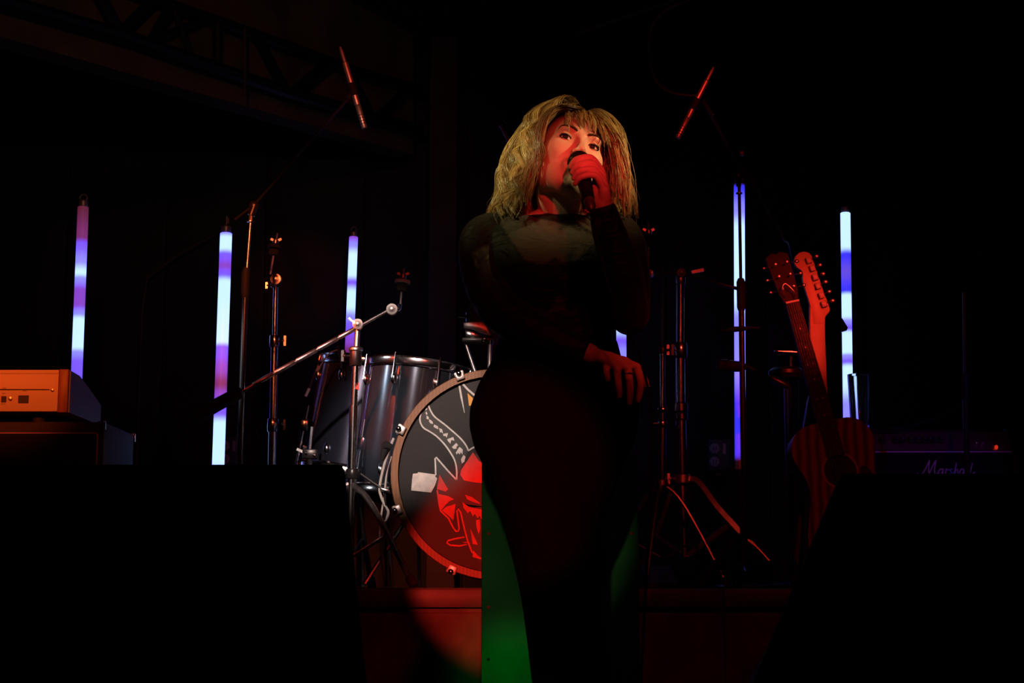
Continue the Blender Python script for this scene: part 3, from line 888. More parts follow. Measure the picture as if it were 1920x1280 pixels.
ro.ribbon([E(*p, .008) for p in ((276, 790), (288, 880), (298, 925), (350, 975), (380, 1035), (398, 1058), (412, 1056), (418, 1040), (408, 960), (404, 925), (412, 912), (428, 935), (445, 1010), (470, 1110), (500, 1190), (560, 1236))], W, NF)
ro.ribbon([E(*p, .008) for p in ((452, 1095), (400, 1104), (346, 1118), (338, 1132), (360, 1147), (420, 1152), (470, 1142), (440, 1126), (470, 1130))], W, NF)
ro.build('printed_red_line', M_pred, hd)
MB().prism([E(*p, .0095) for p in ((118, 684), (148, 682), (152, 674), (272, 690), (262, 700), (276, 715), (262, 760), (236, 806), (107, 793), (112, 730))], (0, .001, 0)).build('tape_patch', M_tape, hd)


def floor_tom(label, Y, cx, cy, rpx, hgt, roll, m, group):
    c = P(cx, cy, Y)
    r = rpx / FPX * Y
    up = Vector((sin(R(roll)), 0.04, cos(R(roll)))).normalized()
    bot = c - up * hgt
    root = thing('floor_tom', label, 'drum', (bot.x, Y, RZ), group)
    MB().lathe([(r * .96, -hgt), (r * .985, -hgt + .003), (r * .985, -.003), (r * .96, 0)], c, up, 56).build('shell', m, root)
    for h0, nm in ((-.012, 'hoop'), (-hgt - .018, 'hoop')):
        MB().lathe([(r * .97, h0), (r * 1.03, h0), (r * 1.05, h0 + .003), (r * 1.03, h0 + .008), (r * 1.03, h0 + .024), (r * 1.06, h0 + .028), (r * 1.03, h0 + .033), (r * .97, h0 + .030)], c, up, 56, closed=True).build(nm, M_chrome, root)
    MB().lathe([(.002, .004), (r * .97, .004), (r * .97, .010), (.002, .010)], c, up, 48).build('skin', M_head, root)
    u = Vector((1, 0, 0))
    u = (u - up * u.dot(up)).normalized()
    w = up.cross(u)
    for k in range(8):
        a = R(22 + 45 * k)
        d = u * cos(a) + w * sin(a)
        lc = c + d * r * 1.0 - up * .055
        lg = MB().ell(lc, (.011, .011, .020), None, 12, 8).build('lug', M_chrome, root)
        MB().cyl(lc + d * .010, c + d * (r * 1.055) + up * .026, .0032, n=6).build('tension_rod', M_chrome, lg)
        MB().ell(c + d * r - up * (hgt - .055), (.011, .011, .020), None, 12, 8).build('lug', M_chrome, root)
    for a in (200, 320, 80):
        d = u * cos(R(a)) + w * sin(R(a))
        s0 = c + d * (r * 1.07) - up * (hgt * .45)
        e0 = c + d * (r * 1.07) - up * hgt
        MB().tube([s0, e0, Vector((e0.x + d.x * .04, e0.y + d.y * .04, RZ + .008))], .006, 8).build('leg', M_chrome, root)
        MB().box(s0.lerp(e0, .35), (.03, .03, .04)).build('leg_bracket', M_chrome, root, bevel=.005)
    return root


floor_tom('silver wrapped floor tom with chrome hoop behind the bass drum', 5.10, 789, 698, 103, .40, 7.0, M_silver, 'floor toms')
floor_tom('dark floor tom with only its rim and edge catching blue light', 5.40, 690, 694, 92, .36, 10.0, M_darkwrap, 'floor toms')

# tom mount above the bass drum
Y = 4.95
tm = thing('tom_mount', 'bare chrome tom holder rising from the top of the bass drum', 'drum mount', P(900, 700, Y))
MB().tube([P(919, 644, Y - .03), P(917, 720, Y - .03)], .0062, 14).build('post', M_satin, tm)
MB().tube([P(919, 638, Y - .03), P(919, 646, Y - .03)], .0082, 14).build('post_cap', M_chrome, tm)
MB().tube([P(873, 640, Y), P(875, 650, Y), P(892, 700, Y)], .0055, 12).build('side_rod', M_chrome2, tm)
dome = MB()
prof = [(868, 604), (880, 602), (905, 602), (914, 612), (921, 628), (923, 630), (912, 628), (900, 624), (885, 617), (870, 616)]
dome.prism([P(x, y, Y - .03) for x, y in prof], (0, .05, 0))
dome.build('clamp_top', M_chrome2, tm, bevel=.004)
dome = MB()
dome.prism([P(x, y, Y - .025) for x, y in ((871, 618), (884, 619), (898, 626), (903, 630), (898, 634), (872, 633))], (0, .045, 0))
dome.build('clamp_jaw', M_chrome, tm, bevel=.004)
MB().prism([P(x, y, Y - .03) for x, y in ((866, 632), (926, 632), (926, 642), (866, 640))], (0, .05, 0)).build('clamp_body', M_blackmetal, tm, bevel=.003)
MB().lathe([(.004, -.002), (.008, 0), (.008, .006), (.004, .008)], P(908, 636, Y - .035), (0, -1, 0), 12).build('screw', M_chrome, tm)
wn = MB().tube([P(860, 593, Y), P(868, 593, Y), P(872, 593, Y), P(884, 593, Y)], [.004, .005, .0055, .0045], 10)
wn.cyl(P(872, 586, Y), P(872, 604, Y), .0035, n=8)
wn.build('wing_bolt', M_chrome, tm)

# gooseneck mic on the dark tom, and a small clamp below it
Y = 5.15
gm = thing('clip_microphone', 'tiny gooseneck clip microphone at the rim of the dark floor tom', 'microphone', P(618, 668, Y))
MB().tube(bez([P(635, 655, Y), P(618, 662, Y), P(604, 680, Y), P(597, 694, Y)], 16), .0025, 8).build('gooseneck', M_chrome2, gm)
MB().tube([P(598, 686, Y), P(593, 697, Y)], .0045, 10).build('joint', M_cap, gm)
MB().tube([P(593, 696, Y), P(580, 728, Y)], .0050, 10).build('body', M_blackp, gm)
MB().tube([P(580, 728, Y), P(573, 743, Y)], .0048, 10).build('capsule', M_micsilver, gm)
MB().tube([P(633, 648, Y), P(638, 668, Y), P(640, 690, Y)], .004, 8).build('rim_clip', M_blackp, gm)
Y = 5.05
sn = thing('small_clamp_stand', 'small dark stand with a chrome clamp before the dark floor tom', 'stand', (P(580, 900, Y).x, Y, RZ))
MB().tube([P(585, 800, Y), P(581, 842, Y)], .0042, 10).build('rod', M_chrome2, sn)
MB().box(P(581, 851, Y), (.045, .03, .030)).build('clamp', M_blackmetal, sn, bevel=.004)
for xx, yy in ((574, 849), (589, 853)):
    MB().ell(P(xx, yy, Y - .018), (.0055, .004, .0055)).build('screw', M_chrome, sn)
MB().box(P(566, 846, Y), (.035, .006, .008), Matrix.Rotation(R(25), 3, 'Y')).build('lever', M_chrome2, sn)
MB().tube([P(581, 858, Y), (P(580, 900, Y).x, Y, RZ + .01)], .008, 10).build('pole', M_blackmetal, sn)
MB().lathe([(.10, 0), (.10, .01), (.02, .02)], (P(580, 900, Y).x, Y, RZ), (0, 0, 1), 24).build('base', M_blackmetal, sn)

# pale cables looping beside the bass drum hoop
Y = 4.78
tag(MB().tube(bez([P(738, 822, Y + .02), P(727, 850, Y), P(717, 885, Y), P(712, 920, Y), P(722, 948, Y), P(728, 962, Y), P(716, 1000, Y), P(722, 1085, Y)], 40), .0042, 8).build('pale_cable', M_cablepale),
    'pale cable looping down beside the bass drum hoop, the outer one', 'cable')
tag(MB().tube(bez([P(734, 855, Y + .03), P(726, 880, Y + .03), P(722, 915, Y + .03), P(718, 945, Y + .03), P(712, 1000, Y + .03), P(720, 1088, Y + .03)], 30), .003, 8).build('pale_cable', M_cablepale),
    'thin pale cable between the outer cable and the bass drum hoop', 'cable')
tag(MB().tube([P(716, 838, Y - .01), P(724, 834, Y - .01), P(734, 838, Y - .01)], [.009, .014, .009], 10).tube([P(722, 842, Y - .01), P(716, 862, Y - .01)], [.012, .006], 10).build('cable_clamp', M_rubber),
    'black clamp gripping the pale cables at the bass drum hoop', 'clamp')
cb = thing('tension_clamp', 'chrome bracket low beside the bass drum hoop', 'bracket', P(720, 918, Y))
MB().box(P(722, 919, Y - .01), (.030, .012, .010), Matrix.Rotation(R(15), 3, 'Y')).build('bracket', M_chrome, cb, bevel=.002)
for xx in (676, 684):
    MB().tube([P(xx, 880, Y + .01), P(xx, 890, Y + .01)], .003, 8).build('pin', M_chrome, cb)
MB().tube([P(676, 888, Y + .01), P(700, 905, Y), P(722, 919, Y - .005)], .004, 8).build('rod', M_blackmetal, cb)
MB().tube([P(722, 922, Y), (P(724, 1085, Y).x, Y, RZ + .006)], .004, 8).build('post', M_blackmetal, cb)

# ------------------------------------------------------------------ keyboard on its amplifier
YK = 4.75
k0, k1 = P(-330, 694, YK), P(130, 694, YK)
zt, zb = P(60, 693, YK).z, P(60, 771, YK).z
kb = thing('keyboard', 'keyboard with a grey back panel and wooden end cheek, back turned to the room', 'keyboard', ((k0.x + k1.x) / 2, YK + .18, zb - .04))
xp = P(109, 730, YK).x
kd = .36
body = MB()
body.prism([(k0.x, YK + .012, zb), (k0.x, YK + .012, zt), (k0.x, YK + .10, zt - .002), (k0.x, YK + .20, zt - .022), (k0.x, YK + kd, zt - .062), (k0.x, YK + kd, zb + .002)], (xp - k0.x, 0, 0))
body.build('case', M_keys_side, kb)
pn = MB().box(((k0.x + xp) / 2, YK + .006, (zt + zb) / 2), (xp - k0.x, .012, zt - zb)).build('back_panel', M_keys_back, kb, bevel=.0015)
MB().box(((k0.x + P(93, 730, YK).x) / 2, YK - .001, P(50, 730, YK).z), (P(93, 730, YK).x - k0.x, .003, .0028)).build('groove', M_blackp, pn)
MB().box(((k0.x + xp) / 2, YK - .0006, P(50, 700, YK).z), (xp - k0.x, .001, .0008)).build('seam', M_keys_side, pn)
MB().lathe([(.001, -.003), (.0045, -.002), (.0045, .003), (.001, .004)], P(98, 731, YK - .002), (0, 1, 0), 14).build('screw', M_chrome2, pn)
MB().lathe([(.001, -.004), (.0052, -.003), (.0052, .003), (.001, .004)], P(19, 747, YK - .002), (0, 1, 0), 14).build('screw', M_chrome2, pn)
MB().box(P(44, 748, YK - .001), (.030, .006, .022)).build('socket', M_headblack, pn)
MB().box(P(7, 748, YK - .001), (.014, .006, .017)).build('power_switch', M_headblack, pn)
MB().box(P(-40, 748, YK - .001), (.030, .006, .022)).build('socket', M_headblack, pn)
for xx, yy, ww in ((7, 737, .010), (6, 757, .013), (46, 732.6, .012), (8, 727.5, .011)):
    MB().box(P(xx, yy, YK - .0003), (ww, .0006, .0016)).build('printed_mark', M_keys_side, pn)
ck = MB()
prof = [(zt + .002, 0), (zt, .10), (zt - .02, .20), (zt - .062, kd + .02)]
poly = [(xp, YK - .004, zb - .004)] + [(xp, YK - .004 + d, z) for z, d in prof] + [(xp, YK + kd + .016, zb - .004)]
ck.prism(poly, (k1.x - xp, 0, 0))
ck.build('wooden_cheek', M_cheek, kb, bevel=.004)
MB().prism([(k1.x, YK + .004, zb - .003), (k1.x, YK + .004, zt - .004), (k1.x, YK + .10, zt - .004), (k1.x, YK + .20, zt - .024), (k1.x, YK + kd + .01, zt - .064), (k1.x, YK + kd + .01, zb - .003)], (.004, 0, 0)).build('side_panel', M_keys_side, kb)
for xx in (k0.x + .08, k1.x - .10):
    for yy in (YK + .06, YK + .26):
        MB().lathe([(.018, -.04), (.02, -.038), (.02, .0), (.015, .002)], (xx, yy, zb), (0, 0, 1), 16).build('foot', M_rubber, kb)

YA = 4.66
a0, a1 = P(-330, 803, YA), P(196, 803, YA)
az = zb - .0405
ad = .37
am = thing('guitar_cabinet', 'black amplifier cabinet with thin gold piping under the keyboard', 'amplifier', ((a0.x + a1.x) / 2, YA + .15, RZ))
MB().box(((a0.x + a1.x) / 2, YA + ad / 2, (az + RZ + .02) / 2), (a1.x - a0.x, ad, az - RZ - .02)).build('cabinet', M_black, am, bevel=.008)
gz = P(100, 812, YA).z
gx = P(184, 812, YA).x
MB().box(((a0.x + gx) / 2 + .01, YA - .002, (gz + RZ + .05) / 2), (gx - a0.x - .03, .008, gz - RZ - .05)).build('grille', M_grille, am)
MB().tube([(a0.x + .02, YA - .006, RZ + .05), (a0.x + .02, YA - .006, gz), (gx - .006, YA - .006, gz), (gx - .001, YA - .006, gz - .004), (gx, YA - .006, gz - .012), (gx, YA - .006, RZ + .05)], .0018, 6).build('piping', M_gold, am)
for yy, sx in ((YA, 1), (YA + ad, 1)):
    sy = -1 if yy == YA else 1
    MB().box((a1.x - .008, yy + sy * .0015, az - .003), (.022, .004, .008)).box((a1.x + .0005, yy + sy * .001, az - .012), (.006, .006, .024)).ell((a1.x - .002, yy, az - .002), (.006, .006, .006)).build('metal_corner', M_brasscap, am)
for xx in (a0.x + .08, a1.x - .06):
    for yy in (YA + .05, YA + .25):
        MB().lathe([(.018, 0), (.02, .002), (.02, .022), (.015, .024)], (xx, yy, RZ), (0, 0, 1), 12).build('foot', M_rubber, am)

# ------------------------------------------------------------------ guitars
GO = P(1575, 882, 4.78)          # sound hole centre
V = Vector((-0.222, 0.10, 0.97)).normalized()
U = Vector((1, 0, 0)) - V * V.x
U.normalize()
Wn = U.cross(V) * -1             # towards the back
if Wn.y < 0:
    Wn = -Wn


def G(u, v, w=0.0, o=GO):
    return o + U * u + V * v + Wn * w


ga = thing('acoustic_guitar', 'mahogany acoustic guitar with a pale rosette, leaning upright on the platform', 'guitar', G(0, -.36, .05))
half = [(.020, .155), (.075, .150), (.110, .125), (.126, .085), (.122, .045), (.110, .010), (.104, -.020), (.108, -.06), (.125, -.11), (.146, -.17), (.152, -.22), (.143, -.27), (.115, -.315), (.07, -.338), (.02, -.345)]
left = bez([Vector((-u, v, 0)) for u, v in half], 56)
outline = [Vector((p.x, p.y, 0)) for p in left] + [Vector((-p.x, p.y, 0)) for p in reversed(left)]
sd = MB()
nO = len(outline)
sd.prism([G(p.x, p.y, .004) for p in outline], Wn * .092)
sd.build('body', M_guitarside, ga)
# top with a round opening, closed by a black disc just behind
tp = MB()
NR = 96
ringp = []
for i in range(NR):
    a = 2 * pi * i / NR
    d = Vector((cos(a), sin(a), 0))
    best = 0.0
    for j in range(nO):          # ray to outline
        p, q_ = outline[j], outline[(j + 1) % nO]
        e = q_ - p
        det = d.x * -e.y + e.x * d.y
        if abs(det) < 1e-9:
            continue
        t = (p.x * -e.y + e.x * p.y) / det
        s_ = (d.x * p.y - d.y * p.x) / det
        if t > 0 and -1e-6 <= s_ <= 1 + 1e-6:
            best = max(best, t)
    ringp.append((d * .047, d * best))
vsl = []
for i_, o_ in ringp:
    vsl += [G(i_.x, i_.y, 0), G(o_.x, o_.y, 0), G(i_.x, i_.y, .004), G(o_.x, o_.y, .004)]
fs = []
for i in range(NR):
    a_, b_ = 4 * i, 4 * ((i + 1) % NR)
    fs += [(a_, b_, b_ + 1, a_ + 1), (a_ + 2, a_ + 3, b_ + 3, b_ + 2), (a_, a_ + 2, b_ + 2, b_), (a_ + 1, b_ + 1, b_ + 3, a_ + 3)]
tp.add(vsl, fs)
topo = tp.build('top', M_guitar, ga)
MB().prism([G(cos(2 * pi * i / 40) * .047, sin(2 * pi * i / 40) * .047, .0035) for i in range(40)], Wn * .0004).build('hole_shade_disc', M_headblack, ga)  # black disc painted in for the shade inside the body
rs = MB()
rr = [G(cos(2 * pi * i / 64) * .0525, sin(2 * pi * i / 64) * .0525, -.0008) for i in range(65)]
rs.ribbon(rr, .0052, -Wn, .0006)
rs.build('rosette', M_rosette, ga)
pg = [(.052, -.028), (.066, .00), (.09, -.02), (.10, -.07), (.085, -.11), (.05, -.10), (.03, -.055)]
MB().prism([G(u, v, -.001) for u, v in bez([Vector((u, v, 0)) for u, v in pg] , 24) and [(p.x, p.y) for p in bez([Vector((u, v, 0)) for u, v in pg], 24)]], Wn * .001).build('pickguard', M_blackp, ga)
NUT = .535
MB().prism([G(-.0205, NUT, -.006), G(.0205, NUT, -.006), G(.0275, .045, -.006), G(-.0275, .045, -.006)], Wn * .006).build('fingerboard', M_fret, ga)
MB().prism([G(-.019, NUT, 0), G(.019, NUT, 0), G(.027, .15, 0), G(-.027, .15, 0)], Wn * .018).build('neck', M_guitarside, ga)
MB().box(G(0, NUT + .002, -.006), (.042, .006, .006), Matrix([U, V, Wn]).transposed()).build('nut', M_pearl, ga)
sc_len = .64
for k in range(1, 19):
    v = NUT - sc_len * (1 - 2 ** (-k / 12))
    if v < .05:
        break
    hw = .0205 + (NUT - v) / (NUT - .045) * .007
    MB().cyl(G(-hw, v, -.0064), G(hw, v, -.0064), .0009, n=6).build('fret', M_fretwire, ga)
    if k in (3, 5, 7, 9, 12, 15):
        v2 = NUT - sc_len * (1 - 2 ** (-(k - .5) / 12))
        for du in ((-.009, .009) if k in (12, 7) else (0,)):
            MB().prism([G(du + cos(2 * pi * i / 10) * .0026, v2 + sin(2 * pi * i / 10) * .0026, -.0068) for i in range(10)], Wn * .0008).build('dot', M_pearl, ga)
for k in range(6):
    u0 = -.0165 + k * .0066
    MB().cyl(G(u0, NUT, -.0095), G(u0 * 1.45, -.16, -.0085), .0005 + .00012 * (5 - k), n=5).build('string', M_fretwire, ga)
MB().box(G(0, -.165, -.004), (.16, .028, .008), Matrix([U, V, Wn]).transposed()).build('bridge', M_fret, ga, bevel=.002)
hs = [(-.021, NUT + .004), (-.030, NUT + .04), (-.036, NUT + .165), (-.012, NUT + .178), (0, NUT + .170), (.012, NUT + .178), (.036, NUT + .165), (.030, NUT + .04), (.021, NUT + .004)]
hdo = MB().prism([G(u, v, .002 + (v - NUT) * .18) for u, v in hs], Wn * .014).build('headstock', M_fret, ga)
for sgn in (-1, 1):
    for k in range(3):
        v = NUT + .05 + k * .04
        MB().cyl(G(sgn * .018, v, -.006), G(sgn * .018, v, .01), .003, n=8).build('string_post', M_chrome2, hdo)
        MB().cyl(G(sgn * .034, v, .014), G(sgn * .048, v, .014), .002, n=6).ell(G(sgn * .053, v, .014), (.007, .004, .006)).build('tuning_peg', M_chrome2, hdo)
cl = MB().tube(bez([G(-.014, NUT + .02, -.003), G(-.022, NUT + .045, -.012), G(-.008, NUT + .06, -.016), G(.012, NUT + .03, -.012), G(.010, NUT + .012, -.003)], 20), .0014, 6).build('string_end', M_fretwire, hdo)
gs = thing('guitar_stand', 'black tubular guitar stand holding the two guitars', 'guitar stand', G(0, -.36, .15))
zf = RZ
for s_ in (-1, 1):
    a = G(s_ * .10, -.352, -.03)
    MB().tube([a, G(s_ * .10, -.352, .11), G(s_ * .05, -.33, .135), Vector((G(s_ * .14, -.36, .22).x, G(0, 0, .30).y, zf + .01))], .008, 8).build('cradle_arm', M_blackmetal, gs)
    MB().tube([G(s_ * .05, -.33, .135), Vector((G(s_ * .18, -.36, .0).x, GO.y + .04, zf + .01))], .008, 8).build('leg', M_blackmetal, gs)
MB().tube([G(0, -.34, .135), G(0, .18, .125)], .009, 8).build('upright', M_blackmetal, gs)

# electric guitar seen from the back, behind the acoustic
YE = 4.98
eg = thing('electric_guitar', 'electric guitar turned backwards with a pale maple headstock and six tuners', 'guitar', (P(1560, 1100, YE).x, YE, P(1560, 1110, YE).z))


def H(cx, cy, dy=0.0):
    return P(1400 + cx / 4.267, 420 + cy / 4.267, YE + dy)


hp = [(380, 290), (390, 255), (420, 228), (460, 218), (500, 228), (522, 255), (528, 285), (545, 320), (548, 345), (566, 385), (570, 410), (588, 450), (595, 480), (612, 525), (620, 555), (640, 600), (650, 630), (668, 680), (660, 705), (630, 740), (626, 770), (628, 800),
      (536, 800), (520, 690), (480, 560), (455, 480), (446, 430), (450, 400), (440, 372), (405, 350), (383, 320)]
hso = MB().prism([H(*p) for p in hp], (0, .015, 0)).build('headstock', M_maple, eg, bevel=.002)
MB().prism([H(505, 640, .001), H(626, 770, .001), H(640, 1160, .0), H(672, 1800, .0), H(520, 1800, .0), H(505, 1160, .0)], (0, .022, 0)).build('neck', M_maple, eg, bevel=.005)
tpos = [(497, 290), (525, 352), (547, 425), (570, 495), (597, 570), (618, 640)]
for k, (cx, cy) in enumerate(tpos):
    tm_ = MB().box(H(cx, cy, -.006), (.0165, .014, .0200), Matrix.Rotation(R(-18), 3, 'Y')).build('tuner', M_tuner, hso, bevel=.0008)
    kx, ky = ((560, 257), (587, 327), (612, 397), (632, 462), (662, 540), (688, 612))[k]
    MB().cyl(H(cx + 15, cy - 6, -.004), H(kx - 8, ky, -.002), .002, n=6).ell(H(kx, ky, -.002), (.0085, .004, .0075)).build('tuner_button', M_chrome2, tm_)
bp_ = [(1524, 728), (1530, 740), (1532, 765), (1545, 790), (1560, 792), (1575, 806), (1590, 816), (1600, 826), (1604, 850), (1596, 900), (1606, 960), (1612, 1020), (1596, 1075), (1560, 1098), (1510, 1092), (1490, 1050), (1496, 980), (1506, 920), (1502, 860), (1508, 800), (1516, 750)]
MB().prism([P(x, y, YE - .004) for x, y in bp_], (0, .042, 0)).build('body', M_egbody, eg, bevel=.008)

# ------------------------------------------------------------------ guitar amplifier and pint glass
YM = 5.25
m0, m1 = P(1560, 812, YM), P(1908, 830, YM)
ztop = P(1640, 797, YM).z
mp_ = thing('guitar_amplifier', 'black guitar combo amplifier with gold control panel and white script logo', 'amplifier', ((m0.x + m1.x) / 2, YM + .13, RZ))
mw = m1.x - m0.x
xc = (m0.x + m1.x) / 2
MB().prism([(m0.x, YM, RZ + .02), (m0.x, YM, ztop - .125), (m0.x, YM + .05, ztop - .10), (m0.x, YM + .085, ztop - .002), (m0.x, YM + .28, ztop), (m0.x, YM + .28, RZ + .02)], (mw, 0, 0)).build('cabinet', M_black, mp_, bevel=.005)
for sx, x in ((0, m0.x), (1, m1.x - .022)):
    MB().prism([(x, YM - .012, RZ + .02), (x, YM - .012, ztop - .10), (x, YM + .05, ztop - .004), (x, YM + .29, ztop + .002), (x, YM + .29, RZ + .02)], (.022, 0, 0)).build('side_panel', M_black, mp_, bevel=.004)
zg = P(1740, 845, YM).z
MB().box((xc, YM - .003, (zg - .008 + RZ + .05) / 2), (mw - .05, .006, zg - RZ - .058)).build('grille', M_grille, mp_)
MB().tube([(m0.x + .024, YM - .008, zg - .004), (m1.x - .024, YM - .008, zg - .004)], .003, 6).build('piping', M_logo, mp_)
pz0, pz1 = zg + .002, ztop - .020
cp = MB().prism([(m0.x + .024, YM - .004, pz0), (m1.x - .024, YM - .004, pz0), (m1.x - .024, YM + .035, pz1), (m0.x + .024, YM + .035, pz1)], (0, .004, .002)).build('control_panel', M_amp_panel, mp_)
for xx in (1654, 1680, 1692, 1708, 1721, 1733, 1743, 1753, 1765):
    MB().lathe([(.012, 0), (.012, .004), (.009, .007), (.008, .018), (.001, .019)], P(xx, 824, YM + .008), (0, -.9, .4), 14).build('knob', M_knob, cp)
for xx in (1830, 1841):
    MB().lathe([(.006, 0), (.006, .004), (.003, .010), (.001, .011)], P(xx, 832, YM + .008), (0, -.9, .4), 10).build('switch', M_chrome2, cp)
m_led = mat('pilot_lamp', (0.5, 0.02, 0.01), 0.3)
m_led.node_tree.nodes['Principled BSDF'].inputs['Emission Color'].default_value = (1, 0.04, 0.01, 1)
m_led.node_tree.nodes['Principled BSDF'].inputs['Emission Strength'].default_value = 0.55
MB().ell(P(1868, 838, YM - .004), (.006, .005, .007)).build('pilot_lamp', m_led, cp)


def LG(x, y):
    return P(1722 + x, 889 - y, YM - .008)


strokes = [
    [(-2, 2), (2, -1), (7, 1), (12, 8), (17, 18), (21, 27), (20, 20), (19, 8), (20, 1), (24, 10), (29, 20), (33, 27), (31, 16), (30, 6), (32, 0), (36, 2)],
    [(46, 8), (42, 10), (38, 6), (38, 1), (42, 0), (46, 7), (46, 10), (46, 2), (49, 0)],
    [(50, 0), (52, 9), (53, 10), (55, 8), (58, 9)],
    [(58, 2), (61, 0), (63, 3), (60, 6), (60, 9), (64, 10)],
    [(66, 0), (69, 11), (71, 21), (70, 12), (67, 0), (70, 7), (73, 9), (74, 6), (74, 1), (77, 0)],
    [(85, 8), (81, 10), (78, 6), (78, 1), (82, 0), (85, 7), (85, 10), (85, 2), (88, 0)],
    [(89, 0), (92, 12), (94, 21), (92, 12), (90, 3), (92, 0)],
    [(96, 0), (99, 12), (101, 21), (99, 12), (97, 3), (100, 0), (106, 4)],
]
lg = MB()
for stp in strokes:
    lg.tube(bez([LG(x, y) for x, y in stp], 40), .0021, 6)
lg.build('script_logo', M_logo, mp_)
for xx in (m0.x + .06, m1.x - .06):
    for yy in (YM + .04, YM + .23):
        MB().lathe([(.018, 0), (.02, .002), (.02, .024), (.015, .026)], (xx, yy, RZ), (0, 0, 1), 12).build('foot', M_rubber, mp_)
gy = YM + .15
gb = P(1613, 795, gy)
gz0 = ztop + .001
gh = P(1613, 702, gy).z - gz0
rt, rb_ = 21.0 / FPX * gy, 17.5 / FPX * gy
gl = MB().lathe([(.001, 0), (rb_, 0), (rb_ * 1.02, .004), (rt, gh), (rt - .002, gh + .0005), (rt - .0035, gh - .001), (rb_ - .003, .016), (.001, .015)], (gb.x, gy, gz0), (0, 0, 1), 40).build('pint_glass', M_glass, sharp=40)
tag(gl, 'empty clear pint glass standing on the guitar amplifier', 'glass')

# ------------------------------------------------------------------ wall outlets
for lab, xx, yy, Yw in (('dark outlet box with pale round sockets low behind the LED tube at left', 430, 848, 7.9), ('dark outlet box with two round sockets behind the heavy cymbal stand', 1349, 853, 7.9)):
    ob = thing('outlet_box', lab, 'outlet', P(xx, yy + 30, Yw))
    MB().box(P(xx, yy, Yw + .01), (.115, .05, .155)).build('housing', M_outletbox, ob, bevel=.006)
    for dy, dx in ((-13, -9), (12, -9)):
        MB().lathe([(.002, 0), (.022, .001), (.025, .003), (.025, .008), (.022, .010)], P(xx + dx, yy + dy, Yw - .022), (0, 1, 0), 20).build('socket', M_outlet, ob)
        for s_ in (-1, 1):
            MB().box(P(xx + dx + s_ * 2.4, yy + dy, Yw - .024), (.0035, .003, .016)).build('slot', M_blackp, ob)
    MB().box(P(xx + 9, yy - 12, Yw - .020), (.014, .008, .05)).build('switch', M_outlet, ob)
MB()
for o_ in [o for o in bpy.data.objects if o.name.startswith('outlet_box')]:
    w0 = WORLD0[o_.name]
    MB().tube([Vector((w0.x, 7.93, w0.z)), Vector((w0.x, 8.18, w0.z - .02))], .02, 10).build('mount', M_outletbox, o_)

# ------------------------------------------------------------------ green upright box between singer and drums
YB = 4.10
b0, b1 = P(903, 1000, YB).x, P(1197, 1000, YB).x
bz = P(1050, 859, YB).z
bx2 = thing('upright_box', 'tall dark green painted box standing behind the singer\'s legs', 'box', ((b0 + b1) / 2, YB + .16, 0))
MB().box(((b0 + b1) / 2, YB + .165, bz / 2), (b1 - b0, .33, bz)).build('carcass', M_box, bx2, bevel=.004)
for xx in (b0 + .018, b1 - .018):
    for yy in (900, 1000, 1138, 1236, 1330):
        MB().lathe([(.001, -.0015), (.004, -.001), (.004, .003), (.001, .004)], (xx, YB - .0005, P(916, yy, YB).z), (0, 1, 0), 10).build('screw', M_rubber, bx2)

# ------------------------------------------------------------------ stage monitors in the foreground
YW = 1.75
l0, l1, l2 = P(-70, 870, YW), P(645, 870, YW), P(668, 1105, YW)
k = (l2.x - l1.x) / (l1.z - l2.z)
wl_ = thing('floor_monitor', 'large black stage monitor in front of the keyboard, back to the room', 'speaker', ((l0.x + l1.x) / 2, YW + .2, 0))
def tapered(poly, sx, dy):
    """cabinet whose sides open towards the back, as monitor boxes do"""
    n_ = len(poly)
    vs_ = [Vector(p) for p in poly] + [Vector((p[0] + sx(p[0]), p[1] + dy, p[2])) for p in poly]
    fs_ = [tuple(range(n_)), tuple(reversed(range(n_, 2 * n_)))] + [(q, n_ + q, n_ + (q + 1) % n_, (q + 1) % n_) for q in range(n_)]
    return MB().add(vs_, fs_)


tapered([(l0.x, YW, l0.z), (l1.x, YW, l0.z), (l1.x + k * .35, YW, l0.z - .35), (l1.x + k * .35, YW, 0), (l0.x - .02, YW, 0)], lambda x: x * .26 if x > l0.x + .1 else -.05, .42).build('cabinet', M_black, wl_, bevel=.006)
MB().box((l0.x + .12, YW - .004, .35), (.12, .01, .10)).build('connector_plate', M_blackmetal, wl_)
MB().box((l1.x - .04, YW - .006, .50), (.03, .014, .11)).build('handle', M_blackp, wl_, bevel=.003)
w0 = P(1576, 887, YW)
w1 = P(1502, 1062, YW)
sl = (w1.x - w0.x) / (w0.z - w1.z)
wr = thing('floor_monitor', 'large black wedge monitor with a slanted edge in front of the guitars', 'speaker', (w0.x + .15, YW + .2, 0))
tapered([(w0.x, YW, w0.z), (w0.x + .42, YW, w0.z), (w0.x + .42, YW, 0), (w1.x + sl * .16, YW, 0), (w1.x + sl * .16, YW, w1.z - .16)], lambda x: x * .27 if x < w0.x + .3 else .05, .42).build('cabinet', M_black, wr, bevel=.006)
tapered([(w0.x + .03, YW - .004, w0.z - .03), (w0.x + .38, YW - .004, w0.z - .03), (w0.x + .38, YW - .004, .08), (w1.x + sl * .16 + .03, YW - .004, .08), (w1.x + sl * .15 + .03, YW - .004, w1.z - .15)], lambda x: 0, .008).build('grille', M_steelgrille, wr)
MB().box((w0.x + .2, YW - .008, .40), (.12, .01, .05)).build('handle', M_blackp, wr, bevel=.003)

#SINGER
# ------------------------------------------------------------------ the singer
YS = 3.53
SPX = FPX / YS


def SP(px, py, dy=0.0):
    return P(px, py, YS + dy)


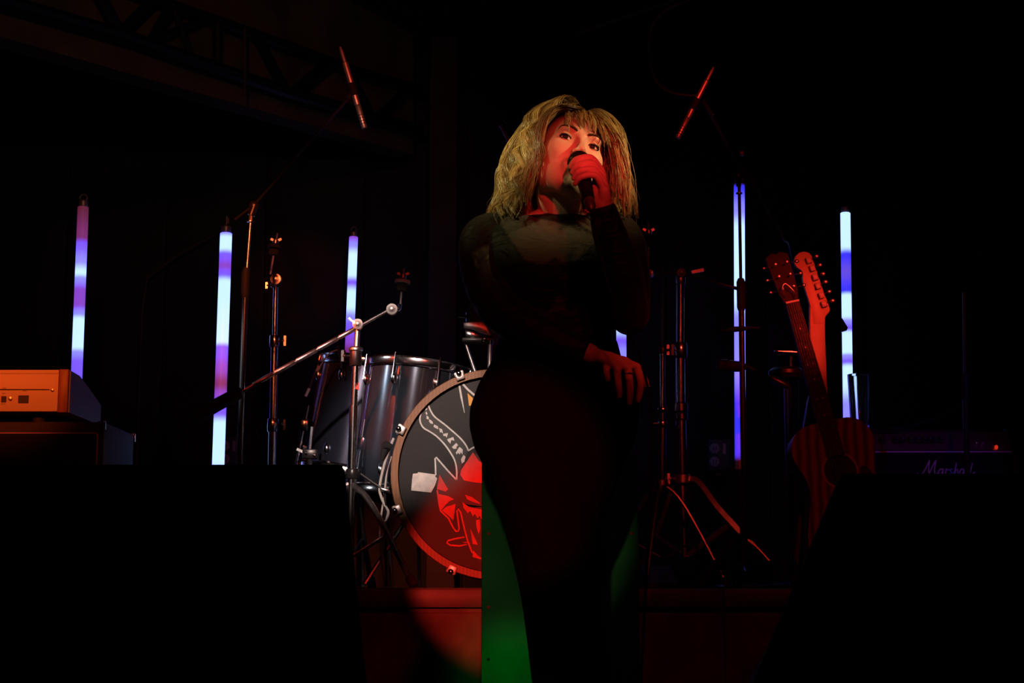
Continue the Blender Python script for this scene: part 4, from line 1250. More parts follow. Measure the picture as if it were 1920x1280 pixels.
def proj(p):
    d = Vector(p) - Vector((0, 0, CAMZ))
    f = Vector((0, cos(PITCH), sin(PITCH)))
    u = Vector((0, -sin(PITCH), cos(PITCH)))
    z = d.dot(f)
    return 960 + FPX * d.x / z, 640 - FPX * d.dot(u) / z


HS = 1.04
HM = (Matrix.Rotation(R(17), 3, 'Y') @ Matrix.Rotation(R(14), 3, 'Z') @ Matrix.Rotation(R(-17), 3, 'X'))
HO = P(1088, 263, 3.40) - HM @ (Vector((0, -.086, 0)) * HS)
HMn = np.array(HM)


def HP(x, y, z):
    return HO + HM @ (Vector((x, y, z)) * HS)


def loft(mb, rings, n=36, inflate=0.0, power=2.3):
    """rings: (px, py, half width in px, half depth in m, dy)"""
    o = len(mb.v)
    for (cx, cy, hw, dp, dy) in rings:
        c = SP(cx, cy, dy)
        a_, b_ = hw / SPX + inflate, dp + inflate
        for j in range(n):
            t = 2 * pi * j / n
            ct, st_ = cos(t), sin(t)
            x = a_ * math.copysign(abs(ct) ** (2 / power), ct)
            y = b_ * math.copysign(abs(st_) ** (2 / power), st_)
            mb.v.append((c.x + x, c.y + y, c.z))
    k = len(rings)
    for i in range(k - 1):
        for j in range(n):
            j2 = (j + 1) % n
            mb.f.append((o + i * n + j, o + i * n + j2, o + (i + 1) * n + j2, o + (i + 1) * n + j))
    mb.f.append(tuple(o + j for j in reversed(range(n))))
    mb.f.append(tuple(o + (k - 1) * n + j for j in range(n)))


def limb(mb, pts, rads, infl=0.0, n=18, dense=24, balls=True):
    pp = [Vector((*p, r)).to_4d() if False else p for p, r in zip(pts, rads)]
    path = bez(pts, dense)
    rr = bez([Vector((r, 0, 0)) for r in rads], dense)
    mb.tube(path, [q.x + infl for q in rr], n)
    if balls:
        mb.ell(path[0], rads[0] + infl)
        mb.ell(path[-1], rads[-1] + infl)


def remesh(mb, voxel, smooth=3, factor=0.5):
    me = bpy.data.meshes.new('tmp')
    me.from_pydata(mb.v, [], mb.f)
    bm = bmesh.new()
    bm.from_mesh(me)
    bmesh.ops.recalc_face_normals(bm, faces=bm.faces)
    bm.to_mesh(me)
    bm.free()
    ob = bpy.data.objects.new('tmp', me)
    C.objects.link(ob)
    md = ob.modifiers.new('r', 'REMESH')
    md.mode = 'VOXEL'
    md.voxel_size = voxel
    md.adaptivity = 0
    if smooth:
        ms = ob.modifiers.new('s', 'SMOOTH')
        ms.factor = factor
        ms.iterations = smooth
    dg = bpy.context.evaluated_depsgraph_get()
    dg.update()
    out = bpy.data.meshes.new_from_object(ob.evaluated_get(dg))
    bpy.data.objects.remove(ob)
    bpy.data.meshes.remove(me)
    return out


def link_mesh(me, name, mats, parent, smooth=True):
    off = WORLD0[parent.name]
    me.transform(Matrix.Translation(-off))
    me.materials.clear()
    for m in mats:
        me.materials.append(m)
    me.polygons.foreach_set('use_smooth', [smooth] * len(me.polygons))
    me.name = name
    o = bpy.data.objects.new(name, me)
    C.objects.link(o)
    o.parent = parent
    WORLD0[o.name] = off
    return o


# ---- head as a distance field, sampled along rays from its centre
def sd_ell(p, c, r):
    q = p - np.array(c)
    r = np.array(r)
    k0 = np.linalg.norm(q / r, axis=-1)
    k1 = np.linalg.norm(q / (r * r), axis=-1) + 1e-9
    return k0 * (k0 - 1) / k1


def sd_cap(p, a, b, ra, rb):
    a, b = np.array(a), np.array(b)
    pa, ba = p - a, b - a
    h = np.clip((pa @ ba) / (ba @ ba), 0, 1)
    return np.linalg.norm(pa - h[..., None] * ba, axis=-1) - (ra + (rb - ra) * h)


def smin(a, b, k):
    h = np.clip(0.5 + 0.5 * (b - a) / k, 0, 1)
    return b + (a - b) * h - k * h * (1 - h)


def smax(a, b, k):
    return -smin(-a, -b, k)


def head_sdf(p):
    ap = p.copy()
    ap[..., 0] = np.abs(ap[..., 0])
    d = sd_ell(ap, (0, .012, .035), (.073, .093, .080))
    d = smin(d, sd_ell(ap, (0, -.032, -.012), (.062, .060, .078)), .02)
    d = smin(d, sd_ell(ap, (.030, -.020, -.062), (.026, .048, .036)), .025)
    d = smin(d, sd_ell(ap, (0, -.058, -.088), (.034, .034, .028)), .025)
    d = smin(d, sd_ell(ap, (.040, -.060, -.026), (.023, .024, .022)), .022)
    d = smin(d, sd_ell(ap, (.022, -.078, .017), (.026, .014, .010)), .014)
    d = smin(d, sd_ell(ap, (0, -.080, -.105), (.017, .015, .013)), .016)
    # eye sockets
    d = smax(d, -sd_ell(ap, (.031, -.104, -.002), (.019, .020, .0125)), .012)
    # nose
    d = smin(d, sd_cap(ap, (0, -.088, .006), (0, -.109, -.034), .0058, .0080), .010)
    d = smin(d, sd_ell(ap, (0, -.112, -.038), (.0095, .010, .0085)), .006)
    d = smin(d, sd_ell(ap, (.0105, -.102, -.042), (.0070, .0095, .0065)), .005)
    d = smax(d, -sd_ell(ap, (.0065, -.1075, -.0490), (.0032, .006, .0050)), .002)
    # mouth
    d = smin(d, sd_ell(ap, (0, -.090, -.070), (.026, .014, .020)), .012)
    d = smin(d, sd_ell(ap, (.006, -.1010, -.0640), (.017, .0060, .0046)), .004)
    d = smin(d, sd_ell(ap, (0, -.0990, -.0760), (.016, .0065, .0055)), .004)
    d = smax(d, -sd_ell(ap, (0, -.1080, -.0695), (.018, .012, .0028)), .002)
    # ears
    d = smin(d, sd_ell(ap, (.072, .014, -.008), (.008, .018, .030)), .006)
    return d


NU, NV = 200, 150
th = np.linspace(0.004, pi - 0.004, NV)
ph = np.linspace(0, 2 * pi, NU, endpoint=False)
TH, PH = np.meshgrid(th, ph, indexing='ij')
D = np.stack([np.sin(TH) * np.cos(PH), np.sin(TH) * np.sin(PH), np.cos(TH)], -1)
H0 = np.array([0, -.02, -.01])
rad = np.full(TH.shape, 0.0)
rs_ = np.linspace(.19, .03, 90)
prev = np.full(TH.shape, .19)
found = np.zeros(TH.shape, bool)
lo = np.full(TH.shape, .03)
hi = np.full(TH.shape, .19)
for r_ in rs_:
    v_ = head_sdf(H0 + D * r_)
    hit = (~found) & (v_ < 0)
    lo[hit] = r_
    hi[hit] = prev[hit]
    found |= hit
    prev[:] = r_
for _ in range(14):
    mid_ = (lo + hi) / 2
    v_ = head_sdf(H0 + D * mid_[..., None])
    lo = np.where(v_ < 0, mid_, lo)
    hi = np.where(v_ < 0, hi, mid_)
HV = H0 + D * lo[..., None]
HW = (HV.reshape(-1, 3) * HS) @ HMn.T + np.array(HO)

root = thing('person', 'singer in a black long-sleeved top and black trousers holding a microphone to the mouth', 'person', SP(1070, 1557, .0))
root.location.z = 0
WORLD0[root.name] = Vector(root.location)

body = MB()
o = len(body.v)
body.v += [tuple(p) for p in HW]
for i in range(NV - 1):
    for j in range(NU):
        j2 = (j + 1) % NU
        body.f.append((o + i * NU + j, o + (i + 1) * NU + j, o + (i + 1) * NU + j2, o + i * NU + j2))
body.f.append(tuple(o + j for j in range(NU)))
body.f.append(tuple(o + (NV - 1) * NU + j for j in reversed(range(NU))))

nb = SP(1052, 408, .015)
neck_top = HP(0, .022, -.055)
body.tube(bez([SP(1050, 440, .02), nb, neck_top, HP(0, .02, .0)], 16), [.058, .055, .052, .050, .048, .047, .050, .050, .05, .05, .05, .05, .05, .05, .05, .05][:len(bez([nb, nb, nb, nb], 16))], 24)

TORSO = [(1045, 398, 46, .045, .02), (1042, 412, 78, .055, .018), (1036, 428, 108, .066, .012), (1034, 448, 124, .080, .008), (1036, 480, 122, .096, 0),
         (1038, 510, 120, .108, -.006), (1040, 545, 114, .104, -.004), (1042, 590, 106, .088, 0), (1044, 635, 106, .085, 0), (1044, 680, 118, .095, 0)]
HIPS = [(1045, 635, 106, .086, 0), (1044, 680, 118, .096, 0), (1042, 720, 140, .108, .004), (1040, 765, 154, .117, .008), (1038, 800, 153, .118, .01), (1038, 840, 143, .114, .012), (1038, 880, 122, .106, .014), (1036, 925, 104, .098, .014), (1036, 965, 88, .085, .014)]
LEGA = ([SP(998, 830, 0), SP(1018, 900, -.005), SP(1028, 960, -.01), SP(1045, 1080, -.015), SP(1052, 1175, -.02), SP(1057, 1260, -.01), SP(1062, 1330, 0), SP(1068, 1490, .02)],
        [.092, .097, .101, .086, .076, .070, .064, .045])
LEGB = ([SP(1098, 830, .02), SP(1090, 900, .03), SP(1070, 980, .045), SP(1062, 1080, .06), SP(1075, 1175, .07), SP(1092, 1260, .07), SP(1100, 1330, .07), SP(1112, 1490, .09)],
        [.082, .078, .062, .056, .062, .058, .055, .043])
SHR, ELR, WRR = SP(1160, 447, .01), SP(1180, 592, -.17), SP(1129, 388, -.265)
ARM1 = ([SP(1120, 436, .01), SHR, SP(1176, 515, -.08), ELR], [.045, .047, .043, .038])
ARM1B = ([ELR, SP(1166, 510, -.215), SP(1140, 430, -.25), WRR], [.036, .036, .028, .022])
SHL, ELL, WRL = SP(906, 452, .01), SP(936, 584, -.075), SP(1106, 664, -.140)
ARM2 = ([SP(950, 438, .01), SHL, SP(908, 520, -.03), ELL], [.045, .047, .043, .038])
ARM2B = ([ELL, SP(985, 616, -.105), SP(1052, 645, -.130), WRL], [.036, .037, .030, .0225])

loft(body, TORSO)
loft(body, HIPS)
limb(body, *LEGA, infl=-.008)
limb(body, *LEGB, infl=-.008)
for A_ in (ARM1, ARM1B, ARM2, ARM2B):
    limb(body, *A_)
# feet
for ank, dx in ((LEGA[0][-1], -.02), (LEGB[0][-1], .02)):
    body.tube([ank, Vector((ank.x, ank.y - .01, .06)), Vector((ank.x + dx, ank.y - .10, .035)), Vector((ank.x + dx, ank.y - .17, .028))], [.040, .040, .036, .026], 16)

# ---- the hand resting on the hip
nails = []


def finger(pts, rads, nail=None):
    body.tube(bez(pts, 5 * (len(pts) - 1)), [q.x for q in bez([Vector((r, 0, 0)) for r in rads], 5 * (len(pts) - 1))], 14)
    for p, r in zip(pts, rads):
        body.ell(p, r * 1.02, None, 12, 8)
    if nail is not None:
        nails.append((pts[-2], pts[-1], rads[-1], Vector(nail)))


hipf = {
    'pinky': ([(1137, 682, -.128), (1137, 697, -.134), (1139, 706, -.132), (1139, 713, -.127)], [.0088, .0074, .0068, .0058]),
    'ring': ([(1157, 688, -.124), (1159, 716, -.128), (1161, 733, -.120), (1161, 744, -.112)], [.0092, .0080, .0072, .0060]),
    'middle': ([(1177, 690, -.112), (1181, 722, -.114), (1181, 743, -.104), (1180, 757, -.095)], [.0094, .0084, .0075, .0062]),
    'index': ([(1194, 688, -.096), (1201, 716, -.094), (1199, 738, -.084), (1195, 753, -.076)], [.0094, .0084, .0074, .0062]),
    'thumb': ([(1170, 684, -.075), (1196, 697, -.055), (1209, 713, -.046), (1213, 725, -.042)], [.0110, .0092, .0082, .0065])}
for kf, (pts, rads) in hipf.items():
    finger([SP(*p) for p in pts], rads, (0, -1, -.1))
    wv = WRL if kf != 'thumb' else SP(1120, 668, -.125)
    body.tube(bez([wv, wv.lerp(SP(*pts[0]), .5) + Vector((0, -.003, .004)), SP(*pts[0])], 8), [.0165, .0150, .0138, .0130, .0122, .0115, .0108, .0100, .0095][:len(bez([wv, wv, wv], 8))], 14)
body.ell(SP(1140, 674, -.120), (.024, .012, .018))
body.ell(SP(1162, 680, -.112), (.026, .012, .016))

# ---- the hand closed on the microphone
MG = P(1086, 304, 3.295)                  # centre of the microphone grille
MA = (P(1107, 386, 3.205) - MG).normalized()
XR = Vector((1, 0, 0))
XR = (XR - MA * XR.dot(MA)).normalized()
TC = MA.cross(XR)
if TC.y > 0:
    TC = -TC                             # across the handle, towards the viewer
for k in range(4):
    A_ = MG + MA * (.022 + .0195 * k)
    s_ = 1 - .06 * k
    pts = [A_ + XR * (.040 - .001 * k) + TC * (-.002) + MA * (.012), A_ + XR * .020 + TC * .024, A_ - XR * .010 + TC * .0225, A_ - XR * .0215 + TC * .008 + MA * .002]
    finger(pts, [.0098 * s_, .0092 * s_, .0084 * s_, .0070 * s_], None)
    body.tube([WRR, WRR.lerp(pts[0], .5) + XR * .004, pts[0]], [.018, .0145, .0105], 14)
A_ = MG + MA * .020
finger([MG + MA * .075 + XR * .026 - TC * .012, MG + MA * .050 + XR * .010 - TC * .024, A_ - XR * .012 - TC * .016, A_ - XR * .0225 + TC * .000 - MA * .004], [.0125, .0100, .0088, .0074], None)
body.tube([WRR, MG + MA * .075 + XR * .026 - TC * .012], [.018, .0125], 14)
body.ell(MG + MA * .062 + XR * .034 - TC * .004, (.016, .016, .024))

bm_ = remesh(body, .0024, 3, .5)
nv_ = len(bm_.vertices)
co = np.empty(nv_ * 3)
bm_.vertices.foreach_get('co', co)
co = co.reshape(-1, 3)
loc_ = ((co - np.array(HO)) @ HMn) / HS
ax_ = loc_.copy()
ax_[:, 0] = np.abs(ax_[:, 0])
lip_v = (np.minimum(sd_ell(ax_, (.006, -.101, -.064), (.018, .010, .0052)), sd_ell(ax_, (0, -.099, -.076), (.017, .010, .006))) < .0005)
npoly = len(bm_.polygons)
ls = np.empty(npoly, int)
bm_.polygons.foreach_get('loop_start', ls)
lv = np.empty(len(bm_.loops), int)
bm_.loops.foreach_get('vertex_index', lv)
mi = lip_v[lv[ls]].astype(int)
bo = link_mesh(bm_, 'body', [M_skin, M_lip], root)
bm_.polygons.foreach_set('material_index', mi)

# nails and ring
for p0, p1, r_, nn in nails:
    t = (p1 - p0).normalized()
    nn = (nn - t * nn.dot(t)).normalized()
    sd_ = t.cross(nn)
    M3 = Matrix((sd_, t, nn)).transposed()
    MB().ell(p1 + nn * r_ * .55 + t * r_ * .55, (r_ * .78, r_ * 1.25, r_ * .55), M3, 12, 8).build('fingernail', M_nail, root)
c = SP(1179.5, 700, -.113)
MB().tube([c + Vector((cos(a) * .0096, sin(a) * .0096, sin(a) * .001)) for a in [2 * pi * i / 20 for i in range(20)]], .0011, 6, closed=True).ell(c + Vector((0, -.0102, 0)), (.002, .0015, .002)).build('finger_ring', M_ring, root)

# ---- eyes, lashes, brows
for sx in (-1, 1):
    ec = Vector((sx * .031, -.0765, -.002))
    er = .0125

    def ES(az, el, r=er):                # a point on the eyeball (azimuth from straight ahead, elevation)
        return HP(ec.x + sin(az) * cos(el) * r, ec.y - cos(az) * cos(el) * r, ec.z + sin(el) * r)
    eye = MB().ell(HP(*ec), er * HS, None, 28, 18).build('eye', M_eye, root)
    gaze = Vector((P(0, 0, .01) - HP(*ec)))
    g = HM.transposed() @ (Vector((-.1, 0, CAMZ + .35)) - HP(*ec)).normalized()
    gaz, gel = math.atan2(g.x, -g.y) * .8, max(math.asin(g.z), R(-19))
    gd = (HM @ Vector((sin(gaz) * cos(gel), -cos(gaz) * cos(gel), sin(gel)))).normalized()
    RI = er * HS * 1.012
    MB().lathe([(RI * sin(R(t_)), RI * cos(R(t_))) for t_ in (.5, 4, 9, 14, 19, 24, 28)], HP(*ec), gd, 24).build('iris', M_iris, eye)
    # lids: curved shells of skin, outer corner a little higher
    lidT, lidB = MB(), MB()
    NA = 20
    edgeT, edgeB = [], []
    for lid, lst in ((lidT, edgeT), (lidB, edgeB)):
        rows = []
        for i in range(NA + 1):
            s_ = -1 + 2 * i / NA          # -1 inner .. 1 outer
            az = sx * s_ * R(66)
            arch = math.sqrt(max(0, 1 - abs(s_) ** 2.2))
            tilt = R(3) * s_
            e0 = R(-16) + ((R(20) * arch + tilt) if lid is lidT else (-R(19) * arch + tilt))
            e1 = R(68) if lid is lidT else -R(62)
            col = []
            for j in range(7):
                t = j / 6
                el = e0 + (e1 - e0) * t
                col.append(ES(az, el, er * (1.07 + .05 * sin(t * pi * .5))))
            rows.append(col)
            lst.append((az, e0))
        o_ = len(lid.v)
        for col in rows:
            lid.v += [tuple(p) for p in col]
        for i in range(NA):
            for j in range(6):
                lid.f.append((o_ + i * 7 + j, o_ + (i + 1) * 7 + j, o_ + (i + 1) * 7 + j + 1, o_ + i * 7 + j + 1))
    lidT.build('upper_eyelid', M_skin, eye)
    lidB.build('lower_eyelid', M_skin, eye)
    ll = MB()
    pts = [ES(az, e, er * 1.11) for az, e in edgeT] + [ES(edgeT[-1][0] * 1.16, edgeT[-1][1] + R(9), er * 1.13)]
    ll.tube(pts, [.0009 + .0013 * min(1, i / 14) for i in range(len(pts) - 1)] + [.0003], 8)
    for i in range(4, NA + 1):            # upper lashes
        az, e = edgeT[i]
        a0 = ES(az, e + R(2), er * 1.12)
        a1 = ES(az * 1.08, e + R(12), er * 1.26)
        ll.tube([a0, a0.lerp(a1, .5) + HM @ Vector((0, 0, -.0012)), a1], [.0008, .0006, .0002], 5)
    pts = [ES(az, e, er * 1.09) for az, e in edgeB]
    ll.tube(pts, [.0002 + .0006 * i / NA for i in range(NA + 1)], 6)
    ll.build('eyelashes', M_lash, eye)
    br = MB()
    bp0 = [(.013, -.0985, .016), (.022, -.0990, .0205), (.034, -.0955, .0235), (.045, -.0865, .0205), (.051, -.079, .0150)]
    pts = bez([HP(sx * x, y, z) for x, y, z in bp0], 20)
    # seat the brow on the skin
    seated = []
    for p in pts:
        l_ = (np.array(p - HO) @ HMn) / HS
        d_ = l_ - H0
        u_ = d_ / np.linalg.norm(d_)
        rr_ = np.linspace(.06, .16, 200)
        sv = head_sdf(H0 + u_ * rr_[:, None])
        r0 = rr_[np.argmax(sv > 0)]
        q_ = H0 + u_ * (r0 + .0004)
        seated.append(HP(*q_))
    br.tube(seated, [.0022, .0030, .0034, .0036, .0036, .0034, .0033, .0031, .0030, .0028, .0026, .0024, .0022, .0020, .0018, .0016, .0014, .0012, .0010, .0008, .0004][:len(seated)], 8, flat=.8)
    br.build('eyebrow', M_brow, root)

# ---- clothes
m_top = bpy.data.materials.new('black_velvet_top')
m_top.use_nodes = True
nt = m_top.node_tree
b = nt.nodes['Principled BSDF']
b.inputs['Roughness'].default_value = 0.6
b.inputs['Specular IOR Level'].default_value = 0.3
b.inputs['Sheen Weight'].default_value = 0.08
mixes = (0.005, 0.005, 0.005, 1)
prev_ = None
for an, colr in (('sleeve', (0.018, 0.017, 0.014, 1)), ('sheer', (0.065, 0.052, 0.042, 1))):
    at = nt.nodes.new('ShaderNodeAttribute')
    at.attribute_name = an
    mx = nt.nodes.new('ShaderNodeMixRGB')
    mx.inputs[1].default_value = mixes
    mx.inputs[2].default_value = colr
    nt.links.new(at.outputs['Fac'], mx.inputs[0])
    if prev_ is not None:
        nt.links.new(prev_.outputs[0], mx.inputs[1])
    prev_ = mx
nt.links.new(prev_.outputs[0], b.inputs['Base Color'])
tc = nt.nodes.new('ShaderNodeTexCoord')
mpn = nt.nodes.new('ShaderNodeMapping')
mpn.inputs['Scale'].default_value = (1.0, 1.0, 2.2)
nz = nt.nodes.new('ShaderNodeTexNoise')
nz.inputs['Scale'].default_value = 16
nz.inputs['Detail'].default_value = 2
nz.inputs['Distortion'].default_value = 1.2
bp = nt.nodes.new('ShaderNodeBump')
bp.inputs['Strength'].default_value = 0.7
bp.inputs['Distance'].default_value = 0.012
nt.links.new(tc.outputs['Object'], mpn.inputs['Vector'])
nt.links.new(mpn.outputs['Vector'], nz.inputs['Vector'])
nt.links.new(nz.outputs['Fac'], bp.inputs['Height'])
nt.links.new(bp.outputs['Normal'], b.inputs['Normal'])
top = MB()
loft(top, TORSO[1:], inflate=.007)
for A_ in (ARM1, ARM1B, ARM2, ARM2B):
    pts, rads = list(A_[0]), list(A_[1])
    if A_ in (ARM1B, ARM2B):
        pts[-1] = pts[-1].lerp(pts[-2], .10)
    limb(top, pts, rads, infl=.007, balls=False)
    top.ell(pts[0], rads[0] + .006)
cu = WRR.lerp(ARM1B[0][-2], .12)
d_ = (WRR - ARM1B[0][-2]).normalized()
top.lathe([(.026, -.02), (.0285, -.01), (.030, .006), (.024, .008)], cu, d_, 20)
top.tube(bez([SP(1048, 432, .02), SP(1052, 412, .016), SP(1056, 397, .010), SP(1058, 389, .006)], 12), [.066, .065, .064, .063, .062, .0615, .061, .0605, .060, .060, .060, .060, .060][:len(bez([nb, nb, nb, nb], 12))], 28)
tme = remesh(top, .0042, 5, .5)
nt_ = len(tme.vertices)
cen = np.empty(nt_ * 3)
tme.vertices.foreach_get('co', cen)
cen = cen.reshape(-1, 3)
dz = (cen[:, 1] * cos(PITCH) + (cen[:, 2] - CAMZ) * sin(PITCH))
tpx = 960 + FPX * cen[:, 0] / dz
tpy = 640 - FPX * (-cen[:, 1] * sin(PITCH) + (cen[:, 2] - CAMZ) * cos(PITCH)) / dz


def inpoly(x, y, poly):
    ins = np.zeros(len(x), bool)
    for i in range(len(poly)):
        x0, y0 = poly[i]
        x1, y1 = poly[(i + 1) % len(poly)]
        c_ = ((y0 > y) != (y1 > y)) & (x < (x1 - x0) * (y - y0) / (y1 - y0 + 1e-12) + x0)
        ins ^= c_
    return ins


yoke = [(948, 404), (985, 400), (998, 407), (1045, 417), (1092, 412), (1112, 404), (1128, 410), (1120, 450), (1092, 480), (1066, 500), (1042, 482), (1018, 498), (985, 488), (962, 455), (938, 418)]
front = cen[:, 1] < YS + .03
msk = inpoly(tpx, tpy, yoke) & front
key = [(1050, 545), (1062, 572), (1062, 582), (1028, 584), (1036, 572)]
msk |= inpoly(tpx, tpy, key) & front & (cen[:, 1] > YS - .16)
slv = (tpx < 922) | (tpx > 1150)
to = link_mesh(tme, 'long_sleeved_top', [m_top], root)
for an, mk in (('sheer', msk), ('sleeve', slv)):
    at = tme.attributes.new(an, 'FLOAT', 'POINT')
    at.data.foreach_set('value', mk.astype(float))

pn_ = MB()
loft(pn_, HIPS, inflate=.008)
limb(pn_, *LEGA, infl=.002)
limb(pn_, *LEGB, infl=.002)
link_mesh(remesh(pn_, .006, 14, .5), 'trousers', [M_pants], root)
for ank, dx in ((LEGA[0][-1], -.02), (LEGB[0][-1], .02)):
    sh = MB()
    sh.tube([ank + Vector((0, 0, .02)), Vector((ank.x, ank.y - .005, .07)), Vector((ank.x + dx, ank.y - .10, .045)), Vector((ank.x + dx, ank.y - .185, .036))], [.052, .050, .044, .034], 18)
    sh.box((ank.x + dx * .7, ank.y - .08, .010), (.085, .25, .02))
    link_mesh(remesh(sh, .006, 3), 'boot', [M_boot], root)

# ---- microphone in the hand
vm = thing('vocal_microphone', 'black handheld vocal microphone gripped at the singer\'s mouth', 'microphone', MG)
MB().lathe([(.002, -.0235), (.010, -.0225), (.018, -.017), (.0235, -.008), (.0250, .000), (.0245, .008), (.0215, .016), (.0190, .020)], MG, MA, 28).build('grille', M_micgrille, vm)
MB().lathe([(.0255, -.002), (.0262, 0), (.0262, .004), (.0255, .006)], MG, MA, 28).build('band', M_blackmetal, vm)
MB().lathe([(.0185, .020), (.0175, .030), (.0140, .100), (.0125, .128), (.0115, .130)], MG, MA, 24).build('handle', M_blackp, vm)
MB().lathe([(.0105, .130), (.0115, .131), (.0115, .150), (.0085, .158), (.0055, .164)], MG, MA, 18).build('connector', M_cap, vm)
me_ = MG + MA * .163
tag(MB().tube(bez([me_, me_ + MA * .02, SP(1112, 415, -.29), SP(1122, 460, -.28), SP(1136, 520, -.28), SP(1152, 565, -.275), SP(1168, 605, -.26), SP(1189, 645, -.22), SP(1207, 695, -.17), SP(1222, 790, -.16), SP(1216, 1000, -.17), SP(1200, 1400, -.2), SP(1240, 1540, -.15), (.6, 3.4, .004), (1.2, 3.0, .004)], 90), .0030, 8).build('vocal_mic_cable', M_cable),
    'black cable hanging from the handheld vocal microphone down the singer\'s side', 'cable')

# ---- hair
def hair():
    g_h = HMn.T @ np.array([0, 0, -1.0])

    def sim(rootp, d0, nstep, ds, layer, stiff, wav_amp, wav_n, phase, face_guard, out=0.0, zlo=None):
        """grow guide curves under gravity around the head, all in the head frame"""
        N = len(rootp)
        p = rootp.copy()
        d = d0 / np.linalg.norm(d0, axis=1, keepdims=True)
        path = [p.copy()]
        sgn = np.sign(rootp[:, 0] + 1e-6)
        for i in range(nstep):
            t = (i + 1) / nstep
            d = d * (1 - stiff[:, None]) + g_h * stiff[:, None]
            d /= np.linalg.norm(d, axis=1, keepdims=True)
            p = p + d * ds
            old = path[-1]
            lay_t = layer * (.45 + 1.1 * t)
            # keep outside the skull, cheeks and neck
            for c_, r_ in (((0, .012, .035), (.073, .093, .080)), ((0, -.028, -.018), (.058, .052, .080)), ((0, .02, -.11), (.05, .05, .10))):
                r2 = np.array(r_)[None] + lay_t[:, None]
                q = (p - np.array(c_)) / r2
                k = np.linalg.norm(q, axis=1)
                ins = k < 1
                p[ins] = np.array(c_) + (q[ins] / k[ins, None]) * r2[ins]
            # leave the face open
            fg = face_guard & (p[:, 1] < -.022) & (p[:, 2] < .066)
            lim = np.where(sgn < 0, .078, .066) + lay_t * .5 - np.clip(p[:, 2] - .03, 0, .04) * .6
            bad = fg & (np.abs(p[:, 0]) < lim)
            p[bad, 0] += (sgn[bad] * lim[bad] - p[bad, 0]) * .55
            d = .35 * d + .65 * (p - old) / (np.linalg.norm(p - old, axis=1, keepdims=True) + 1e-9)
            path.append(p.copy())
        P_ = np.stack(path, 1)                       # N, steps, 3
        t = np.linspace(0, 1, nstep + 1)[None, :, None]
        env = np.clip((t - .12) / .4, 0, 1)
        s1 = np.sin(t * wav_n[:, None, None] * 2 * pi + phase[:, None, None])
        s2 = np.cos(t * wav_n[:, None, None] * 2 * pi + phase[:, None, None])
        radial = rootp * np.array([1, 1, 0.0])
        radial /= (np.linalg.norm(radial, axis=1, keepdims=True) + 1e-9)
        tang = np.stack([-radial[:, 1], radial[:, 0], 0 * radial[:, 0]], 1)
        P_ = P_ + env * wav_amp[:, None, None] * (s1 * tang[:, None] + .8 * (s2 + .6) * radial[:, None])
        P_ = P_ + (np.clip((t - .72) / .28, 0, 1) ** 1.6) * out * radial[:, None] * rng.uniform(.0, 1, (N, 1, 1))
        return P_

    guides = []
    # the bob: roots over the whole scalp behind the parting
    n = 300
    u_ = rng.uniform(0, 1, n)
    az = rng.uniform(0, 2 * pi, n)
    el = np.arcsin(rng.uniform(-.10, .98, n))
    dirs = np.stack([np.cos(el) * np.sin(az), -np.cos(el) * np.cos(az), np.sin(el)], 1)
    roots = np.array([0, .012, .035]) + dirs * np.array([.074, .094, .081])
    keep = ~((roots[:, 1] < -.028) & (roots[:, 2] < .075)) & ~((np.abs(roots[:, 0]) < .060) & (roots[:, 1] < -.055))
    roots = roots[keep]
    n = len(roots)
    nr = (roots - np.array([0, .012, .035])) / np.array([.074, .094, .081]) ** 2
    nr /= np.linalg.norm(nr, axis=1, keepdims=True)
    d0 = np.stack([np.sign(roots[:, 0]) * .9 + rng.normal(0, .25, n), roots[:, 1] * 7 + rng.normal(.1, .2, n), rng.uniform(-.3, .1, n)], 1)
    d0 -= nr * (d0 * nr).sum(1, keepdims=True) * .85
    lay = .006 + .030 * rng.uniform(0, 1, n) ** 1.3
    lay = lay + np.where(roots[:, 0] < 0, .006, 0)
    bob = sim(roots, d0, 44, .0085, lay, np.full(n, .17), rng.uniform(.010, .021, n), rng.uniform(2.3, 3.3, n), np.arctan2(roots[:, 0], roots[:, 1]) * 4 + roots[:, 2] * 30 + rng.normal(0, .9, n), np.ones(n, bool), out=.045)
    guides.append((bob, 'bob'))
    # curtain fringe: two sweeps from the parting to the temples
    n = 70
    sx = np.where(rng.uniform(0, 1, n) < .55, -1, 1)
    roots = np.stack([sx * rng.uniform(.0, .022, n), rng.uniform(-.070, -.035, n), np.zeros(n)], 1)
    zz = 1 - (roots[:, 0] / .074) ** 2 - ((roots[:, 1] - .012) / .094) ** 2
    roots[:, 2] = .035 + .081 * np.sqrt(np.clip(zz, .02, 1))
    d0 = np.stack([sx * rng.uniform(.5, 1.3, n), rng.uniform(-.9, -.4, n), rng.uniform(-.35, .10, n)], 1)
    fr = sim(roots, d0, 36, .0085, rng.uniform(.005, .016, n), np.full(n, .15), rng.uniform(.002, .006, n), rng.uniform(.8, 1.6, n), rng.uniform(0, 6.28, n), np.ones(n, bool), out=.01)
    guides.append((fr, 'curtain'))
    # wispy short fringe over the forehead
    n = 46
    roots = np.stack([rng.uniform(-.040, .044, n), rng.uniform(-.072, -.052, n), np.zeros(n)], 1)
    zz = 1 - (roots[:, 0] / .074) ** 2 - ((roots[:, 1] - .012) / .094) ** 2
    roots[:, 2] = .035 + .081 * np.sqrt(np.clip(zz, .02, 1))
    d0 = np.stack([roots[:, 0] * 8 + rng.normal(0, .25, n), rng.uniform(-1, -.7, n), rng.uniform(-.1, .2, n)], 1)
